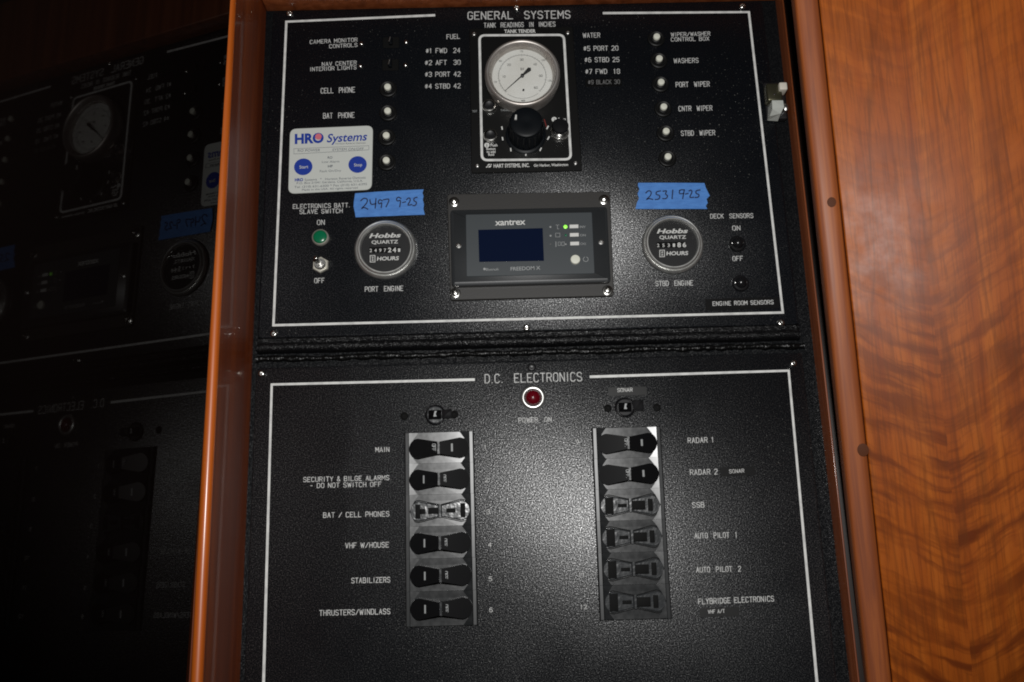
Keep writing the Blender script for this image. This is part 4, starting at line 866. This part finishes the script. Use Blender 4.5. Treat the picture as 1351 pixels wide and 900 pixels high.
#---- the two columns of six rocker breakers
HW, HH = 0.0282, 0.01375       # half width and half height of one breaker (filled below by the pitch)
def breaker(kind):
    o = thing('circuit_breaker', (0, 0, 0), '', 'circuit breaker', 'rocker circuit breakers in two columns')
    hw, hh = HW, HH - 0.00042
    zt = 0.0034; iw = hw * .875
    mb = MB()
    # rim : outer skirts, side strips with a slight outward slope
    V = lambda u_, v_, z: (u_ * hw, v_ * hh, z)
    for sgn in (-1, 1):
        pts = [V(sgn, -1, 0), V(sgn, 1, 0), V(sgn, 1, zt - .0010), V(sgn, -1, zt - .0010), V(sgn * .97, .985, zt - .0003), V(sgn * .97, -.985, zt - .0003), V(sgn * .885, .985, zt - .0002), V(sgn * .885, -.985, zt - .0002), V(sgn * .865, .985, zt - .0016), V(sgn * .865, -.985, zt - .0016)]
        mb.add(pts, [(0, 1, 2, 3), (3, 2, 4, 5), (5, 4, 6, 7), (7, 6, 8, 9)])
    for sgn in (-1, 1):
        mb.add([V(-1, sgn, 0), V(1, sgn, 0), V(1, sgn, zt - .0010), V(-1, sgn, zt - .0010), V(.97, sgn * .985, zt - .0003), V(-.97, sgn * .985, zt - .0003)], [(0, 1, 2, 3), (3, 2, 4, 5)])
        mb.add([V(-1, sgn, 0), V(1, sgn, 0), V(1, sgn * .4, 0), V(-1, sgn * .4, 0)], [(0, 1, 2, 3)])
    part(mb, 'housing', 'breaker_rim', o, smooth=20)
    mb = MB(); mb.box((-HW - .0003, -HH + .0001, 0.0003), (HW + .0003, HH - .0001, 0.0012)); part(mb, 'gap_backing', 'black_matt', o)  # black sheet added behind, so the gaps between breakers read dark
    mb = MB(); zf = zt - 0.0004
    t15 = math.tan(math.radians(10.5))
    for sgn in (-1, 1):
        # long facets above and below the rocker
        zm = zf - 0.0001
        mb.add([V(-.60, sgn * .985, zf), V(.60, sgn * .985, zf), V(.735, sgn * .60, zm), V(.02, sgn * .40, zm), V(-.735, sgn * .60, zm)], [(0, 1, 2, 3, 4)])
        # shallow floor under the rocker waist
        mb.add([V(-.735, sgn * .60, zm), V(.02, sgn * .40, zm), V(.735, sgn * .60, zm), V(.735, 0, zm - .0006), V(-.735, 0, zm - .0006)], [(0, 1, 2, 3, 4)])
    part(mb, 'long_facet', 'breaker_grey', o, smooth=0)
    for sx in (-1, 1):
        mb = MB()
        ze_ = lambda u_: zf - .0001 + (abs(u_) - .60) * hw * t15
        for sy in (-1, 1):
            mb.add([V(sx * .60, sy * .985, ze_(.60)), V(sx * .865, sy * .985, ze_(.865)), V(sx * .865, 0, ze_(.865)), V(sx * .735, sy * .60, ze_(.735))], [(0, 1, 2, 3)])
            mb.add([V(sx * .735, sy * .60, ze_(.735)), V(sx * .865, 0, ze_(.865)), V(sx * .735, 0, zf - .0009)], [(0, 1, 2)])
        part(mb, 'end_facet', 'breaker_grey', o, smooth=0)
    # bow-tie rocker
    def lobe(sx, r_in, r_out):
        pts = [(sx * .035, -r_in)]
        ex = .60; ry = r_out
        for k in range(13):
            a = -PI / 2 + PI * k / 12; pts.append((sx * (ex + .265 * math.cos(a)), ry * math.sin(a)))
        pts.append((sx * .035, r_in))
        if sx < 0: pts = pts[::-1]
        return pts
    if kind in ('left', 'flip', 'right'):
        mb = MB(); zc, ze = zf + 0.0088, zf + 0.0021
        for sx in (-1, 1):
            pl = lobe(sx, .37, .61); n = len(pl)
            vs = [V(a, b2, zf - .001) for a, b2 in pl] + [V(a, b2, zc + (ze - zc) * abs(a) / .87) for a, b2 in pl]
            mb.add(vs, [(i, (i + 1) % n, n + (i + 1) % n, n + i) for i in range(n)] + [tuple(range(n, 2 * n))])
        rk = part(mb, 'rocker', 'rocker_black', o, smooth=30)
        mb = MB(); mb.add([V(-.030, -.38, zc - .0006), V(.030, -.38, zc - .0006), V(.030, .38, zc - .0006), V(-.030, .38, zc - .0006)], [(0, 1, 2, 3)]); part(mb, 'rib', 'clear_grey', rk, smooth=0)
        mb = MB()
        zz = lambda a: zc + (ze - zc) * abs(a) / .87 + .0002
        def bar(a, w, h): mb.add([V(a - w, -h, zz(a - w)), V(a + w, -h, zz(a + w)), V(a + w, h, zz(a + w)), V(a - w, h, zz(a - w))], [(0, 1, 2, 3)])
        if kind == 'left': bar(-.44, .022, .24)
        elif kind == 'flip': bar(.38, .026, .24)
        else: bar(.40, .030, .20)
        part(mb, 'marking', 'print_grey', rk, smooth=0)
        mb = MB(); a0 = {'left': .15, 'flip': -.13, 'right': -.06}[kind]
        for k, st in enumerate(('O', 'F', 'F') if kind != 'right' else ('O', 'F', 'F', '.')):
            for pen in G[st]:
                mb.ribbon([((a0 + (p[1] - 3) * .016) * hw, (.17 - k * .15 - (p[0] - 2) * .030) * hh) for p in pen], .00042, zz(a0 + .05) + .0003)
        part(mb, 'marking', 'print_grey', rk, smooth=0)
    else:
        # guard fitted over the rocker: clear bow tie with dark slots
        mb = MB(); z0 = zf + .0012
        for sx in (-1, 1):
            pl = lobe(sx, .34, .60); mb.prism([(a * hw, b2 * hh) for a, b2 in pl], zf - .0008, z0, .0008, .0006)
        g = part(mb, 'guard', 'clear_grey', o, smooth=25)
        mb = MB()
        for sx in (-1, 1):
            pl = lobe(sx, .38, .66); mb.ribbon([(a * hw, b2 * hh) for a, b2 in pl], .0006, zf + .0006, True)
        part(mb, 'outline_groove', 'black_matt', g, smooth=0)
        mb = MB()
        def blk(u0, v0, u1, v1, h=.0012): mb.box((u0 * hw, v0 * hh, z0 - .0004), (u1 * hw, v1 * hh, z0 + h))
        if kind == 'guard_left':
            blk(-.70, -.42, -.56, .40); blk(-.56, -.16, -.42, .14); blk(-.34, -.17, -.03, .20); blk(.18, -.12, .44, .13); blk(.58, -.42, .72, .42)
        else:
            blk(-.72, -.50, -.48, .50, .0006); blk(-.36, -.10, -.10, .10); blk(.03, -.26, .42, .26, .0022); blk(.50, -.36, .64, .36)
        part(mb, 'slot_block', 'black_matt', g, bevel=.0003)
        mb = MB(); mb.box((-.03 * hw, -.40 * hh, z0), (.03 * hw, .40 * hh, z0 + .0016)); part(mb, 'rib', 'clear_grey', g)
    return o
left_x = [(534.7, 623.5), (536.5, 629)]
prot = {}
names = (['MAIN', 'SECURITY & BILGE ALARMS', 'BAT / CELL PHONES', 'VHF W/HOUSE', 'STABILIZERS', 'THRUSTERS/WINDLASS'], ['RADAR 1', 'RADAR 2', 'SSB', 'AUTO PILOT 1', 'AUTO PILOT 2', 'FLYBRIDGE ELECTRONICS'])
kinds = (['flip', 'left', 'guard_left', 'left', 'left', 'left'], ['right', 'right', 'guard_right', 'guard_right', 'guard_right', 'guard_right'])
corners = (((534.7, 571.8), (623.5, 570.8), (629.2, 823.4), (536.5, 825.6)), ((782.0, 567), (870.4, 563.2), (886.6, 814), (791.5, 817.2)))
for s_ in (0, 1):
    tl_, tr_, br_, bl_ = [Vector(P2(*q, 0.003)) for q in corners[s_]]
    for k in range(6):
        f = (k + .5) / 6; c = (tl_ * (1 - f) + bl_ * f + tr_ * (1 - f) + br_ * f) / 2
        kd = kinds[s_][k]
        if kd not in prot: o = prot[kd] = breaker(kd)
        else: o = copy_tree(prot[kd])
        o.location = W3((c.x, c.y, 0))
        # every breaker sits a touch differently in the cut-out
        o.rotation_euler = (math.radians(3.2) + random.uniform(-.008, .008), random.uniform(-.004, .004), random.uniform(-.010, .010))
        wd = ((tr_ * (1 - f) + br_ * f) - (tl_ * (1 - f) + bl_ * f)).length / 2; hd_ = (tl_ - bl_).length / 12
        if k == 0: print('breaker half size', wd, hd_)
        desc = {'flip': 'black rocker breaker, mark on its right lobe,', 'left': 'black rocker breaker, mark on its left lobe,', 'guard_left': 'rocker breaker under a clear guard', 'right': 'black rocker breaker', 'guard_right': 'dark rocker breaker under a clear guard'}[kd]
        o['label'] = desc + ' beside ' + names[s_][k]
